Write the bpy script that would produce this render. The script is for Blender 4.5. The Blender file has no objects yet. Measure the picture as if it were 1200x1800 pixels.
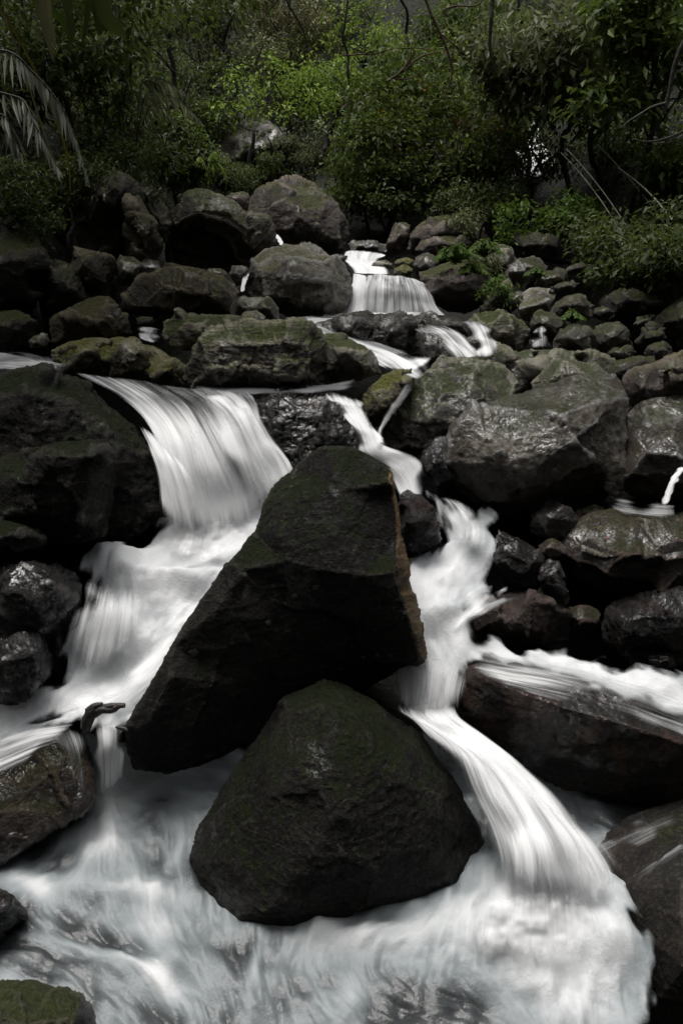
import bpy, math, random
import numpy as np
from mathutils import Vector
from mathutils.geometry import delaunay_2d_cdt

# ------------------------------------------------------------------ camera, sky, sun, exposure
scene = bpy.context.scene
F_PX = 1450.0                       # focal length in photo pixels (photo 1200 x 1800)
PITCH = math.radians(20.0)
CAM = np.array([0.0, 0.0, 2.6])
cam_data = bpy.data.cameras.new("camera")
cam_data.sensor_fit = 'VERTICAL'
cam_data.sensor_height = 24.0
cam_data.lens = 24.0 * F_PX / 1800.0
cam_data.clip_start = 0.05
cam_data.clip_end = 500.0
cam = bpy.data.objects.new("camera", cam_data)
cam.location = CAM
cam.rotation_euler = (math.radians(90) - PITCH, 0, 0)
scene.collection.objects.link(cam)
scene.camera = cam

SUN_ELEV = math.radians(78)
SUN_AZ = math.radians(-50)          # measured from +Y towards +X
world = bpy.data.worlds.new("World")
scene.world = world
world.use_nodes = True
wn = world.node_tree.nodes
wl = world.node_tree.links
sky = wn.new('ShaderNodeTexSky')
sky.sky_type = 'NISHITA'
sky.sun_disc = False
sky.sun_elevation = SUN_ELEV
sky.sun_rotation = SUN_AZ
sky.air_density = 1.0
sky.dust_density = 6.0
sky.ozone_density = 1.0
bg = wn['Background']
hsv = wn.new('ShaderNodeHueSaturation')
hsv.inputs['Saturation'].default_value = 0.22
wl.new(sky.outputs[0], hsv.inputs['Color'])
wl.new(hsv.outputs[0], bg.inputs['Color'])
bg.inputs['Strength'].default_value = 0.15

sun_d = bpy.data.lights.new("sun", 'SUN')
sun_d.energy = 1.8
sun_d.angle = math.radians(25)
sun_d.color = (1.0, 0.96, 0.9)
sun = bpy.data.objects.new("sun", sun_d)
sd = Vector((math.sin(SUN_AZ) * math.cos(SUN_ELEV), math.cos(SUN_AZ) * math.cos(SUN_ELEV), math.sin(SUN_ELEV)))
sun.rotation_euler = sd.to_track_quat('Z', 'Y').to_euler()
sun.location = (0, 0, 30)
scene.collection.objects.link(sun)

scene.view_settings.view_transform = 'Standard'
scene.view_settings.look = 'None'
scene.view_settings.gamma = 1
scene.view_settings.exposure = 0.35
scene.cycles.max_bounces = 6
scene.cycles.diffuse_bounces = 3
scene.cycles.glossy_bounces = 2
scene.cycles.transmission_bounces = 3
scene.cycles.transparent_max_bounces = 24
scene.cycles.use_denoising = True

# ------------------------------------------------------------------ helpers
rng = np.random.default_rng(7)
COL = scene.collection
cp, sp = math.cos(PITCH), math.sin(PITCH)


def P(px, py, Y):
    """photo pixel + distance ahead of the camera (world Y) -> world point"""
    px = np.asarray(px, float); py = np.asarray(py, float); Y = np.asarray(Y, float)
    u = (px - 600.0) / F_PX
    v = -(py - 900.0) / F_PX
    dy = cp + v * sp
    dz = -sp + v * cp
    t = Y / dy
    return np.stack([u * t, Y + 0 * px, CAM[2] + dz * t], -1)


def _hash(ix, iy, iz, seed):
    h = (ix * 374761393 + iy * 668265263 + iz * 2147483647 + seed * 974634777) & 0xffffffff
    h = ((h ^ (h >> 13)) * 1274126177) & 0xffffffff
    h = ((h ^ (h >> 16)) * 2246822519) & 0xffffffff
    return ((h ^ (h >> 15)) & 0xffffff) / float(0xffffff)


def vnoise(p, seed=0):
    """value noise in [-1, 1]; p is (n, 3)"""
    f = np.floor(p); i = f.astype(np.int64); t = p - f
    t = t * t * t * (t * (t * 6 - 15) + 10)
    r = 0
    for dx in (0, 1):
        wx = t[:, 0] if dx else 1 - t[:, 0]
        for dy in (0, 1):
            wy = t[:, 1] if dy else 1 - t[:, 1]
            for dz in (0, 1):
                wz = t[:, 2] if dz else 1 - t[:, 2]
                r = r + wx * wy * wz * _hash(i[:, 0] + dx, i[:, 1] + dy, i[:, 2] + dz, seed)
    return r * 2 - 1


def fbm(p, octaves=4, seed=0, lac=2.07, gain=0.5, ridged=False):
    s = 0; a = 1.0; n = 0
    for o in range(octaves):
        v = vnoise(p, seed + o * 17)
        if ridged:
            v = 1 - 2 * np.abs(v)
        s = s + a * v; n += a
        p = p * lac + 3.7; a *= gain
    return s / n


def sstep(a, b, x):
    t = np.clip((x - a) / (b - a), 0, 1)
    return t * t * (3 - 2 * t)


def mesh_from(name, verts, faces=None, tris=None, quads=None, smooth=True):
    """fast mesh creation from numpy arrays"""
    me = bpy.data.meshes.new(name)
    verts = np.asarray(verts, np.float32)
    arr = tris if tris is not None else quads
    arr = np.asarray(arr, np.int32)
    k = arr.shape[1]
    me.vertices.add(len(verts)); me.vertices.foreach_set('co', verts.ravel())
    me.loops.add(arr.size); me.loops.foreach_set('vertex_index', arr.ravel())
    me.polygons.add(len(arr))
    me.polygons.foreach_set('loop_start', np.arange(0, arr.size, k, dtype=np.int32))
    me.polygons.foreach_set('loop_total', np.full(len(arr), k, np.int32))
    me.polygons.foreach_set('use_smooth', np.full(len(arr), smooth, bool))
    me.update(calc_edges=True)
    return me


def add_attr(me, name, vals):
    a = me.attributes.new(name, 'FLOAT', 'POINT')
    a.data.foreach_set('value', np.asarray(vals, np.float32))


def add_uv(me, uv):
    """uv per vertex -> per loop"""
    lay = me.uv_layers.new(name='flow')
    li = np.empty(len(me.loops), np.int32); me.loops.foreach_get('vertex_index', li)
    lay.data.foreach_set('uv', np.asarray(uv, np.float32)[li].ravel())


def link(name, me, mat, parent=None, origin=None):
    o = bpy.data.objects.new(name, me)
    if mat is not None:
        me.materials.append(mat)
    COL.objects.link(o)
    if origin is not None:
        o.location = origin
    if parent is not None:
        o.parent = parent
    return o


def tag(o, label=None, cat=None, group=None, kind=None):
    if label: o['label'] = label
    if cat: o['category'] = cat
    if group: o['group'] = group
    if kind: o['kind'] = kind
    return o


def empty(name, loc, label, cat, group=None):
    o = bpy.data.objects.new(name, None)
    o.empty_display_size = 0.1
    o.location = loc
    COL.objects.link(o)
    return tag(o, label, cat, group)


# ------------------------------------------------------------------ materials
class NT:
    def __init__(self, name):
        self.m = bpy.data.materials.new(name); self.m.use_nodes = True
        self.t = self.m.node_tree; self.n = self.t.nodes; self.l = self.t.links
        for x in list(self.n):
            self.n.remove(x)
        self.out = self.n.new('ShaderNodeOutputMaterial')

    def node(self, kind, **kw):
        x = self.n.new(kind)
        for k, v in kw.items():
            setattr(x, k, v)
        return x

    def put(self, sock, val):
        if hasattr(val, 'is_output') or isinstance(val, bpy.types.NodeSocket):
            self.l.new(val, sock)
        else:
            sock.default_value = val

    def math(self, op, a, b=0.0, c=None, clamp=False):
        x = self.node('ShaderNodeMath', operation=op); x.use_clamp = clamp
        self.put(x.inputs[0], a); self.put(x.inputs[1], b)
        if c is not None: self.put(x.inputs[2], c)
        return x.outputs[0]

    def ramp(self, a, lo, hi, t0=0.0, t1=1.0):
        x = self.node('ShaderNodeMapRange', interpolation_type='SMOOTHSTEP')
        self.put(x.inputs[0], a)
        self.put(x.inputs[1], lo); self.put(x.inputs[2], hi)
        self.put(x.inputs[3], t0); self.put(x.inputs[4], t1)
        return x.outputs[0]

    def mix(self, f, a, b, blend='MIX'):
        x = self.node('ShaderNodeMix', data_type='RGBA', blend_type=blend)
        self.put(x.inputs[0], f)
        self.put(x.inputs[6], a if not isinstance(a, tuple) else (*a, 1)[:4])
        self.put(x.inputs[7], b if not isinstance(b, tuple) else (*b, 1)[:4])
        return x.outputs[2]

    def noise(self, vec, scale, detail=4, rough=0.55, dist=0.0):
        x = self.node('ShaderNodeTexNoise')
        self.put(x.inputs['Vector'], vec)
        x.inputs['Scale'].default_value = scale
        x.inputs['Detail'].default_value = detail
        x.inputs['Roughness'].default_value = rough
        x.inputs['Distortion'].default_value = dist
        return x.outputs[0]

    def voro(self, vec, scale, feature='F1'):
        x = self.node('ShaderNodeTexVoronoi', feature=feature)
        self.put(x.inputs['Vector'], vec)
        x.inputs['Scale'].default_value = scale
        return x.outputs[0]


def rock_mat(name, dark, light, moss=0.3, mosscol=(0.035, 0.05, 0.008), wet=0.5, lichen=0.2,
             stain=0.0, staincol=(0.09, 0.045, 0.015), lichcol=(0.3, 0.29, 0.22), bump=1.0, strat=0.0, wear_glint=0.6, spec=None, coat=1.0):
    N = NT(name)
    tc = N.node('ShaderNodeTexCoord')
    oi = N.node('ShaderNodeObjectInfo')
    add = N.node('ShaderNodeVectorMath', operation='ADD')
    sc = N.node('ShaderNodeVectorMath', operation='SCALE')
    N.l.new(oi.outputs['Random'], sc.inputs[0]); sc.inputs['Scale'].default_value = 37.0
    N.l.new(tc.outputs['Object'], add.inputs[0]); N.l.new(sc.outputs[0], add.inputs[1])
    v = add.outputs[0]
    geo = N.node('ShaderNodeNewGeometry')
    sep = N.node('ShaderNodeSeparateXYZ'); N.l.new(geo.outputs['Normal'], sep.inputs[0])
    nz = sep.outputs['Z']
    big = N.noise(v, 2.2, 5, 0.6, 0.6)
    mid = N.noise(v, 9, 6, 0.7, 0.4)
    fine = N.noise(v, 55, 5, 0.75)
    base = N.mix(N.ramp(big, 0.35, 0.68), dark, light)
    base = N.mix(N.ramp(mid, 0.38, 0.7, 0.0, 0.8), base, N.mix(0.5, dark, (0.01, 0.01, 0.009)))
    base = N.mix(N.ramp(fine, 0.5, 0.72, 0.0, 0.7), base, N.mix(0.35, light, (0.16, 0.155, 0.14)))
    base = N.mix(N.ramp(fine, 0.32, 0.46, 0.65, 0.0), base, (0.004, 0.004, 0.0035))
    if stain > 0:
        st = N.noise(v, 3.3, 5, 0.65, 1.0)
        base = N.mix(N.ramp(st, 0.62 - 0.3 * stain, 0.72 - 0.2 * stain, 0.0, 0.85), base, staincol)
    # pale crusty lichen spots
    if lichen > 0:
        lv = N.noise(v, 6.5, 6, 0.8, 0.3)
        lv2 = N.ramp(lv, 0.66 - 0.16 * lichen, 0.74 - 0.14 * lichen)
        spots = N.ramp(N.voro(v, 34), 0.05, 0.16, 1.0, 0.0)
        spots = N.math('MULTIPLY', spots, N.ramp(N.noise(v, 4, 2), 0.5, 0.58))
        lm = N.math('MAXIMUM', lv2, N.math('MULTIPLY', spots, 0.7))
        base = N.mix(N.math('MULTIPLY', lm, 0.75), base, lichcol)
    # moss settles on upward faces
    mn = N.noise(v, 5.0, 6, 0.7, 0.5)
    mz = N.math('ADD', N.math('MULTIPLY', nz, 0.85), N.math('MULTIPLY', N.math('SUBTRACT', mn, 0.5), 1.7))
    mm = N.ramp(mz, 0.72 - 0.7 * moss, 1.0 - 0.7 * moss)
    mcol = N.mix(N.ramp(fine, 0.35, 0.7), mosscol, tuple(min(1, c * 3.0) for c in mosscol))
    base = N.mix(N.math('MULTIPLY', mm, min(0.92, 0.5 + moss)), base, mcol)
    pt = N.ramp(geo.outputs['Pointiness'], 0.505, 0.56)  # pales worn edges, with wet edge highlights painted into the colour
    base = N.mix(N.math('MULTIPLY', N.math('MULTIPLY', pt, wear_glint), N.ramp(mid, 0.3, 0.6, 0.2, 1.0)), base, tuple(min(0.5, c * 2.2 + 0.02) for c in light))
    # bump
    crack = N.node('ShaderNodeTexVoronoi', feature='DISTANCE_TO_EDGE')
    wv = N.node('ShaderNodeVectorMath', operation='ADD')
    N.l.new(v, wv.inputs[0])
    ns = N.node('ShaderNodeTexNoise'); N.l.new(v, ns.inputs['Vector']); ns.inputs['Scale'].default_value = 4; ns.inputs['Detail'].default_value = 4
    ws = N.node('ShaderNodeVectorMath', operation='SCALE'); N.l.new(ns.outputs[1], ws.inputs[0]); ws.inputs['Scale'].default_value = 0.45
    N.l.new(ws.outputs[0], wv.inputs[1])
    N.l.new(wv.outputs[0], crack.inputs['Vector']); crack.inputs['Scale'].default_value = 3.0
    ck = N.ramp(crack.outputs[0], 0.0, 0.05)
    h = N.math('ADD', N.math('MULTIPLY', mid, 0.65), N.math('MULTIPLY', fine, 0.5))
    h = N.math('ADD', h, N.math('MULTIPLY', ck, 0.12))
    if strat > 0:
        mp = N.node('ShaderNodeMapping'); N.l.new(v, mp.inputs[0])
        mp.inputs['Rotation'].default_value = (0.3, 0.25, 0); mp.inputs['Scale'].default_value = (2, 3, 17)
        h = N.math('ADD', h, N.math('MULTIPLY', N.noise(mp.outputs[0], 1.6, 4, 0.6, 0.3), strat))
    vfine = N.noise(v, 170, 3, 0.7)
    h = N.math('ADD', h, N.math('MULTIPLY', vfine, 0.2))
    bp = N.node('ShaderNodeBump'); bp.inputs['Strength'].default_value = 1.0 * bump
    bp.inputs['Distance'].default_value = 0.07 * bump
    N.l.new(h, bp.inputs['Height'])
    pr = N.node('ShaderNodeBsdfPrincipled')
    N.put(pr.inputs['Base Color'], base)
    wn_ = N.noise(v, 7, 4, 0.6)
    r0 = 0.75 - 0.35 * wet
    rr = N.ramp(wn_, 0.35, 0.65, r0 - 0.06 * wet, min(0.95, r0 + 0.22))
    rr = N.math('ADD', rr, N.math('MULTIPLY', mm, 0.35), clamp=True)
    N.put(pr.inputs['Roughness'], rr)
    pr.inputs['Specular IOR Level'].default_value = (0.25 + 0.1 * wet) if spec is None else spec
    N.l.new(bp.outputs[0], pr.inputs['Normal'])
    # film of water: smoother than the stone, in patches
    bp2 = N.node('ShaderNodeBump'); bp2.inputs['Strength'].default_value = 1.0
    bp2.inputs['Distance'].default_value = 0.028 * bump
    N.l.new(N.math('ADD', N.math('MULTIPLY', N.noise(v, 6, 5, 0.62, 0.4), 1.3), N.math('MULTIPLY', N.noise(v, 38, 3, 0.6), 0.16)), bp2.inputs['Height'])
    N.l.new(bp2.outputs[0], pr.inputs['Coat Normal'])
    film = N.ramp(N.noise(v, 3.1, 5, 0.7, 0.5), 0.66 - 0.24 * wet, 0.74 - 0.2 * wet, 0.08 * wet, coat * min(1.0, wet * 1.1))
    N.put(pr.inputs['Coat Weight'], N.math('MULTIPLY', film, N.math('SUBTRACT', 1.0, N.math('MULTIPLY', mm, 0.7))))
    N.put(pr.inputs['Coat Roughness'], N.ramp(mid, 0.3, 0.7, 0.08, 0.3))
    pr.inputs['Coat IOR'].default_value = 1.6
    N.l.new(pr.outputs[0], N.out.inputs[0])
    return N.m


M = {}
M['black'] = rock_mat('rock_black_mossy', (0.005, 0.0045, 0.004), (0.034, 0.031, 0.026), moss=0.34, mosscol=(0.010, 0.015, 0.003), wet=0.42, lichen=0.42, lichcol=(0.13, 0.13, 0.105), spec=0.15, bump=1.2)
M['wetblack'] = rock_mat('rock_black_wet', (0.004, 0.003, 0.003), (0.02, 0.014, 0.013), moss=-0.3, wet=1.0, lichen=0.0, bump=1.3, stain=0.35, staincol=(0.045, 0.02, 0.014), coat=1.0)
M['ledge'] = rock_mat('rock_ledge', (0.02, 0.018, 0.013), (0.15, 0.135, 0.105), moss=0.55, mosscol=(0.026, 0.035, 0.006), wet=0.6, lichen=0.3, strat=1.0, lichcol=(0.2, 0.19, 0.12))
M['bedrock'] = rock_mat('rock_bed_wet', (0.02, 0.018, 0.015), (0.10, 0.09, 0.078), moss=0.2, mosscol=(0.03, 0.03, 0.01), wet=0.9, lichen=0.15, strat=0.9, bump=1.3)
M['pale'] = rock_mat('rock_pale', (0.09, 0.082, 0.065), (0.44, 0.41, 0.35), moss=0.25, mosscol=(0.06, 0.06, 0.022), wet=0.45, lichen=0.55, lichcol=(0.42, 0.40, 0.30), stain=0.3, staincol=(0.06, 0.05, 0.03))
M['gray'] = rock_mat('rock_gray', (0.035, 0.028, 0.02), (0.42, 0.375, 0.31), moss=0.25, mosscol=(0.03, 0.035, 0.01), wet=0.95, lichen=0.3, stain=0.5, staincol=(0.05, 0.032, 0.016), bump=1.2)
M['graymoss'] = rock_mat('rock_gray_mossy', (0.026, 0.023, 0.017), (0.18, 0.165, 0.13), moss=0.45, mosscol=(0.026, 0.033, 0.009), wet=0.88, lichen=0.25)
M['ochre'] = rock_mat('rock_ochre', (0.028, 0.022, 0.014), (0.11, 0.092, 0.062), moss=0.42, mosscol=(0.032, 0.032, 0.008), wet=0.6, lichen=0.3, stain=0.35, staincol=(0.055, 0.034, 0.015))
M['purple'] = rock_mat('rock_purple', (0.024, 0.018, 0.015), (0.11, 0.085, 0.074), moss=0.4, mosscol=(0.03, 0.034, 0.008), wet=0.6, lichen=0.25, stain=0.25, staincol=(0.045, 0.03, 0.018))
M['brown'] = rock_mat('rock_brown_wet', (0.013, 0.008, 0.006), (0.055, 0.034, 0.022), moss=0.3, mosscol=(0.025, 0.025, 0.006), wet=0.95, lichen=0.08, bump=1.1)
M['yellow'] = rock_mat('rock_yellow_lichen', (0.035, 0.033, 0.02), (0.12, 0.11, 0.065), moss=0.45, mosscol=(0.06, 0.062, 0.012), wet=0.5, lichen=0.45, lichcol=(0.33, 0.31, 0.08), strat=0.5)
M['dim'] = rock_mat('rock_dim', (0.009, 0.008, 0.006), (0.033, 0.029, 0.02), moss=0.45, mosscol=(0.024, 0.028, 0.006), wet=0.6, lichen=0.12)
M['edge'] = rock_mat('rock_ochre_edge', (0.07, 0.045, 0.017), (0.2, 0.13, 0.05), moss=0.0, wet=0.4, lichen=0.15, stain=0.4, staincol=(0.11, 0.05, 0.018))
M['slab'] = rock_mat('rock_slab_brown', (0.006, 0.004, 0.003), (0.03, 0.018, 0.014), moss=-0.35, wet=0.7, lichen=0.0, stain=0.35, staincol=(0.055, 0.026, 0.016), bump=0.8)
M['bank'] = rock_mat('rock_bank_shaded', (0.014, 0.013, 0.010), (0.075, 0.068, 0.052), moss=0.42, mosscol=(0.02, 0.024, 0.006), wet=0.7, lichen=0.2)
M['smooth'] = rock_mat('rock_brown_smooth', (0.005, 0.004, 0.003), (0.022, 0.015, 0.011), moss=-0.1, mosscol=(0.012, 0.014, 0.003), wet=0.3, lichen=0.0, bump=0.6)
M['olive'] = rock_mat('rock_olive_lichen', (0.014, 0.013, 0.008), (0.045, 0.042, 0.026), moss=0.5, mosscol=(0.02, 0.025, 0.005), wet=0.5, lichen=0.5, lichcol=(0.15, 0.16, 0.06))


def ground_mat():
    N = NT('soil')
    tc = N.node('ShaderNodeTexCoord'); v = tc.outputs['Object']
    a = N.noise(v, 1.2, 6, 0.7); b = N.noise(v, 14, 6, 0.75)
    c = N.mix(N.ramp(a, 0.35, 0.65), (0.004, 0.0045, 0.002), (0.010, 0.012, 0.004))
    c = N.mix(N.ramp(b, 0.45, 0.75, 0, 0.7), c, (0.012, 0.013, 0.006))
    bp = N.node('ShaderNodeBump'); bp.inputs['Strength'].default_value = 1.0; bp.inputs['Distance'].default_value = 0.15
    N.put(bp.inputs['Height'], b)
    pr = N.node('ShaderNodeBsdfPrincipled'); N.put(pr.inputs['Base Color'], c)
    pr.inputs['Roughness'].default_value = 0.9
    N.l.new(bp.outputs[0], pr.inputs['Normal']); N.l.new(pr.outputs[0], N.out.inputs[0])
    return N.m


def water_mat(name, su=16.0, sv=1.1, white=(0.82, 0.83, 0.84), gray=(0.17, 0.175, 0.18), foam=0.6, alo=0.3, ahi=1.0, dist=0.6, bump=0.5, warp=0.0):
    """silky running water: noise stretched along the flow (uv.y), soft alpha from 'cover'"""
    N = NT(name)
    uv = N.node('ShaderNodeUVMap'); uv.uv_map = 'flow'
    at = N.node('ShaderNodeAttribute'); at.attribute_name = 'cover'
    av = N.node('ShaderNodeAttribute'); av.attribute_name = 'foam'
    mp = N.node('ShaderNodeMapping'); N.l.new(uv.outputs[0], mp.inputs[0]); mp.inputs['Scale'].default_value = (su, sv, 1)
    mp2 = N.node('ShaderNodeMapping'); N.l.new(uv.outputs[0], mp2.inputs[0]); mp2.inputs['Scale'].default_value = (su * 3.3, sv * 1.3, 1); mp2.inputs['Location'].default_value = (5, 3, 0)
    mp3 = N.node('ShaderNodeMapping'); N.l.new(uv.outputs[0], mp3.inputs[0]); mp3.inputs['Scale'].default_value = (su * 0.33, sv * 1.1, 1); mp3.inputs['Location'].default_value = (2, 9, 0)
    s1 = N.noise(mp.outputs[0], 1.0, 3, 0.5, dist)
    s2 = N.noise(mp2.outputs[0], 1.0, 3, 0.6, dist * 0.6)
    s3 = N.noise(mp3.outputs[0], 1.0, 3, 0.5, dist * 1.3)
    s = N.math('ADD', N.math('MULTIPLY', s1, 0.38), N.math('ADD', N.math('MULTIPLY', s2, 0.27), N.math('MULTIPLY', s3, 0.35)))
    dens = N.math('ADD', N.math('MULTIPLY', N.math('SUBTRACT', s, 0.5), 2.8), N.math('MULTIPLY', av.outputs['Fac'], 0.85))
    col = N.mix(N.ramp(dens, 0.05, 0.85), gray, white)
    al = N.math('ADD', N.math('MULTIPLY', at.outputs['Fac'], 1.6), N.math('ADD', N.math('MULTIPLY', N.math('SUBTRACT', s, 0.5), 2.6), -alo))
    al = N.math('MULTIPLY', N.ramp(al, 0.0, ahi), N.ramp(at.outputs['Fac'], 0.0, 0.4))
    bp = N.node('ShaderNodeBump'); bp.inputs['Strength'].default_value = bump; bp.inputs['Distance'].default_value = 0.03
    N.put(bp.inputs['Height'], s)
    pr = N.node('ShaderNodeBsdfPrincipled')
    N.put(pr.inputs['Base Color'], col)
    pr.inputs['Roughness'].default_value = 0.42
    pr.inputs['Specular IOR Level'].default_value = 0.3
    N.l.new(bp.outputs[0], pr.inputs['Normal'])
    tl = N.node('ShaderNodeBsdfTranslucent'); N.put(tl.inputs['Color'], col); N.l.new(bp.outputs[0], tl.inputs['Normal'])
    m0 = N.node('ShaderNodeMixShader'); m0.inputs[0].default_value = 0.15
    N.l.new(pr.outputs[0], m0.inputs[1]); N.l.new(tl.outputs[0], m0.inputs[2])
    tr = N.node('ShaderNodeBsdfTransparent')
    mx = N.node('ShaderNodeMixShader')
    N.put(mx.inputs[0], al); N.l.new(tr.outputs[0], mx.inputs[1]); N.l.new(m0.outputs[0], mx.inputs[2])
    N.l.new(mx.outputs[0], N.out.inputs[0])
    return N.m


W = {
    'fall': water_mat('water_fall'),
    'silk': water_mat('water_silk', su=9, sv=2.0, dist=0.8, bump=0.35),
    'thin': water_mat('water_thin', su=26, sv=1.6, alo=0.4, ahi=1.1, gray=(0.22, 0.225, 0.23)),
    'fan': water_mat('water_fan', su=17, sv=0.8, alo=0.3, ahi=1.1, gray=(0.22, 0.22, 0.225)),
    'glide': water_mat('water_glide', su=22, sv=1.0, gray=(0.11, 0.11, 0.115), white=(0.55, 0.56, 0.58), alo=0.2, ahi=1.0),
}


def pool_mat():
    N = NT('pool_water')
    av = N.node('ShaderNodeAttribute'); av.attribute_name = 'foam'
    at = N.node('ShaderNodeAttribute'); at.attribute_name = 'cover'
    tc = N.node('ShaderNodeTexCoord')
    fn = N.noise(tc.outputs['Object'], 60, 4, 0.7)
    f = N.math('ADD', av.outputs['Fac'], N.math('MULTIPLY', N.math('SUBTRACT', fn, 0.5), 0.05))
    c = N.mix(N.ramp(f, 0.0, 0.5), (0.035, 0.038, 0.04), (0.20, 0.225, 0.235))
    c = N.mix(N.ramp(f, 0.35, 1.25), c, (0.62, 0.63, 0.64))
    bp = N.node('ShaderNodeBump'); bp.inputs['Strength'].default_value = 0.25; bp.inputs['Distance'].default_value = 0.02
    N.put(bp.inputs['Height'], fn)
    pr = N.node('ShaderNodeBsdfPrincipled')
    N.put(pr.inputs['Base Color'], c)
    N.put(pr.inputs['Roughness'], N.ramp(f, 0.0, 0.6, 0.16, 0.6))
    pr.inputs['Specular IOR Level'].default_value = 0.4
    N.l.new(bp.outputs[0], pr.inputs['Normal'])
    tr = N.node('ShaderNodeBsdfTransparent'); mx = N.node('ShaderNodeMixShader')
    N.put(mx.inputs[0], N.ramp(N.math('ADD', N.math('MULTIPLY', at.outputs['Fac'], 1.5), N.math('ADD', -0.25, N.math('MULTIPLY', N.math('SUBTRACT', f, 0.7), 0.5))), 0.0, 1.0)); N.l.new(tr.outputs[0], mx.inputs[1]); N.l.new(pr.outputs[0], mx.inputs[2])
    N.l.new(mx.outputs[0], N.out.inputs[0])
    return N.m


def leaf_mat(name, a, b, young=None, gloss=0.35, trans=0.35):
    N = NT(name)
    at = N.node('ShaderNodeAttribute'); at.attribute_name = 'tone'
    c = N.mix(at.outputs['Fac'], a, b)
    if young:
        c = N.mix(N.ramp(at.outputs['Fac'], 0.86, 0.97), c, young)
    pr = N.node('ShaderNodeBsdfPrincipled'); N.put(pr.inputs['Base Color'], c)
    pr.inputs['Roughness'].default_value = 0.55; pr.inputs['Specular IOR Level'].default_value = gloss * 0.6
    tl = N.node('ShaderNodeBsdfTranslucent'); N.put(tl.inputs['Color'], N.mix(0.35, c, (0.1, 0.14, 0.01)))
    mx = N.node('ShaderNodeMixShader'); mx.inputs[0].default_value = trans
    N.l.new(pr.outputs[0], mx.inputs[1]); N.l.new(tl.outputs[0], mx.inputs[2])
    N.l.new(mx.outputs[0], N.out.inputs[0])
    return N.m


def bark_mat(name, c1, c2, rough=0.8):
    N = NT(name)
    tc = N.node('ShaderNodeTexCoord'); v = tc.outputs['Object']
    n = N.noise(v, 30, 5, 0.7)
    pr = N.node('ShaderNodeBsdfPrincipled'); N.put(pr.inputs['Base Color'], N.mix(N.ramp(n, 0.35, 0.7), c1, c2))
    bp = N.node('ShaderNodeBump'); bp.inputs['Strength'].default_value = 0.7; bp.inputs['Distance'].default_value = 0.02
    N.put(bp.inputs['Height'], n); N.l.new(bp.outputs[0], pr.inputs['Normal'])
    pr.inputs['Roughness'].default_value = rough
    N.l.new(pr.outputs[0], N.out.inputs[0])
    return N.m


LM = {
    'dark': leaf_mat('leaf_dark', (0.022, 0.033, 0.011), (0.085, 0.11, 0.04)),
    'mid': leaf_mat('leaf_mid', (0.035, 0.062, 0.014), (0.14, 0.19, 0.05), young=(0.22, 0.28, 0.05)),
    'bright': leaf_mat('leaf_bright', (0.09, 0.155, 0.022), (0.3, 0.42, 0.075), young=(0.4, 0.5, 0.1)),
    'silver': leaf_mat('leaf_silver', (0.05, 0.062, 0.03), (0.19, 0.205, 0.11), young=(0.34, 0.36, 0.2)),
    'straw': leaf_mat('leaf_straw', (0.10, 0.095, 0.05), (0.25, 0.23, 0.13), trans=0.2),
    'rusty': leaf_mat('leaf_rusty', (0.04, 0.07, 0.012), (0.10, 0.12, 0.03), young=(0.3, 0.14, 0.04)),
    'frond': leaf_mat('leaf_frond', (0.08, 0.088, 0.06), (0.26, 0.27, 0.22), gloss=0.6, trans=0.15),
    'fern': leaf_mat('leaf_fern', (0.05, 0.10, 0.015), (0.12, 0.20, 0.035)),
    'yellow': leaf_mat('leaf_yellow', (0.14, 0.11, 0.015), (0.2, 0.15, 0.03)),
    'red': leaf_mat('leaf_red', (0.4, 0.05, 0.04), (0.5, 0.1, 0.08)),
}
BARK = bark_mat('bark_dark', (0.012, 0.010, 0.008), (0.035, 0.03, 0.024))
BARKRED = bark_mat('bark_red', (0.05, 0.025, 0.015), (0.12, 0.065, 0.038))
BAMBOO = bark_mat('bamboo_pale', (0.28, 0.27, 0.22), (0.55, 0.53, 0.47), 0.5)
WOODWET = bark_mat('driftwood_wet', (0.008, 0.007, 0.007), (0.05, 0.042, 0.038), 0.35)


# ------------------------------------------------------------------ ground
def ground_z(x, y):
    x = np.asarray(x, float); y = np.asarray(y, float)
    ys = [-60, -20, -8, -3, -1, 1.0, 3.3, 4.2, 5, 6, 7, 8, 9.5, 11, 13, 16, 20, 30, 60]
    zs = [40, 26, 16, 5.5, 0.8, -0.5, -0.25, 0.35, 0.85, 1.15, 1.35, 1.6, 1.95, 2.3, 3.0, 4.8, 7.6, 14, 30]  # steep rise behind the camera is unseen, added to block sky light
    z = np.interp(y, ys, zs)
    wl_ = np.interp(y, [0, 3, 5, 7, 9, 12, 20], [2.3, 2.4, 2.6, 2.5, 2.2, 1.8, 3])
    wr_ = np.interp(y, [0, 3, 5, 7, 9, 12, 20], [2.6, 2.6, 2.8, 3.0, 2.6, 1.6, 3])
    l = np.clip(-x - wl_, 0, None); r = np.clip(x - wr_, 0, None)
    z = z + 1.5 * l - 0.25 * l * np.exp(-l) + 0.85 * r
    return np.minimum(z, 34)


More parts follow.
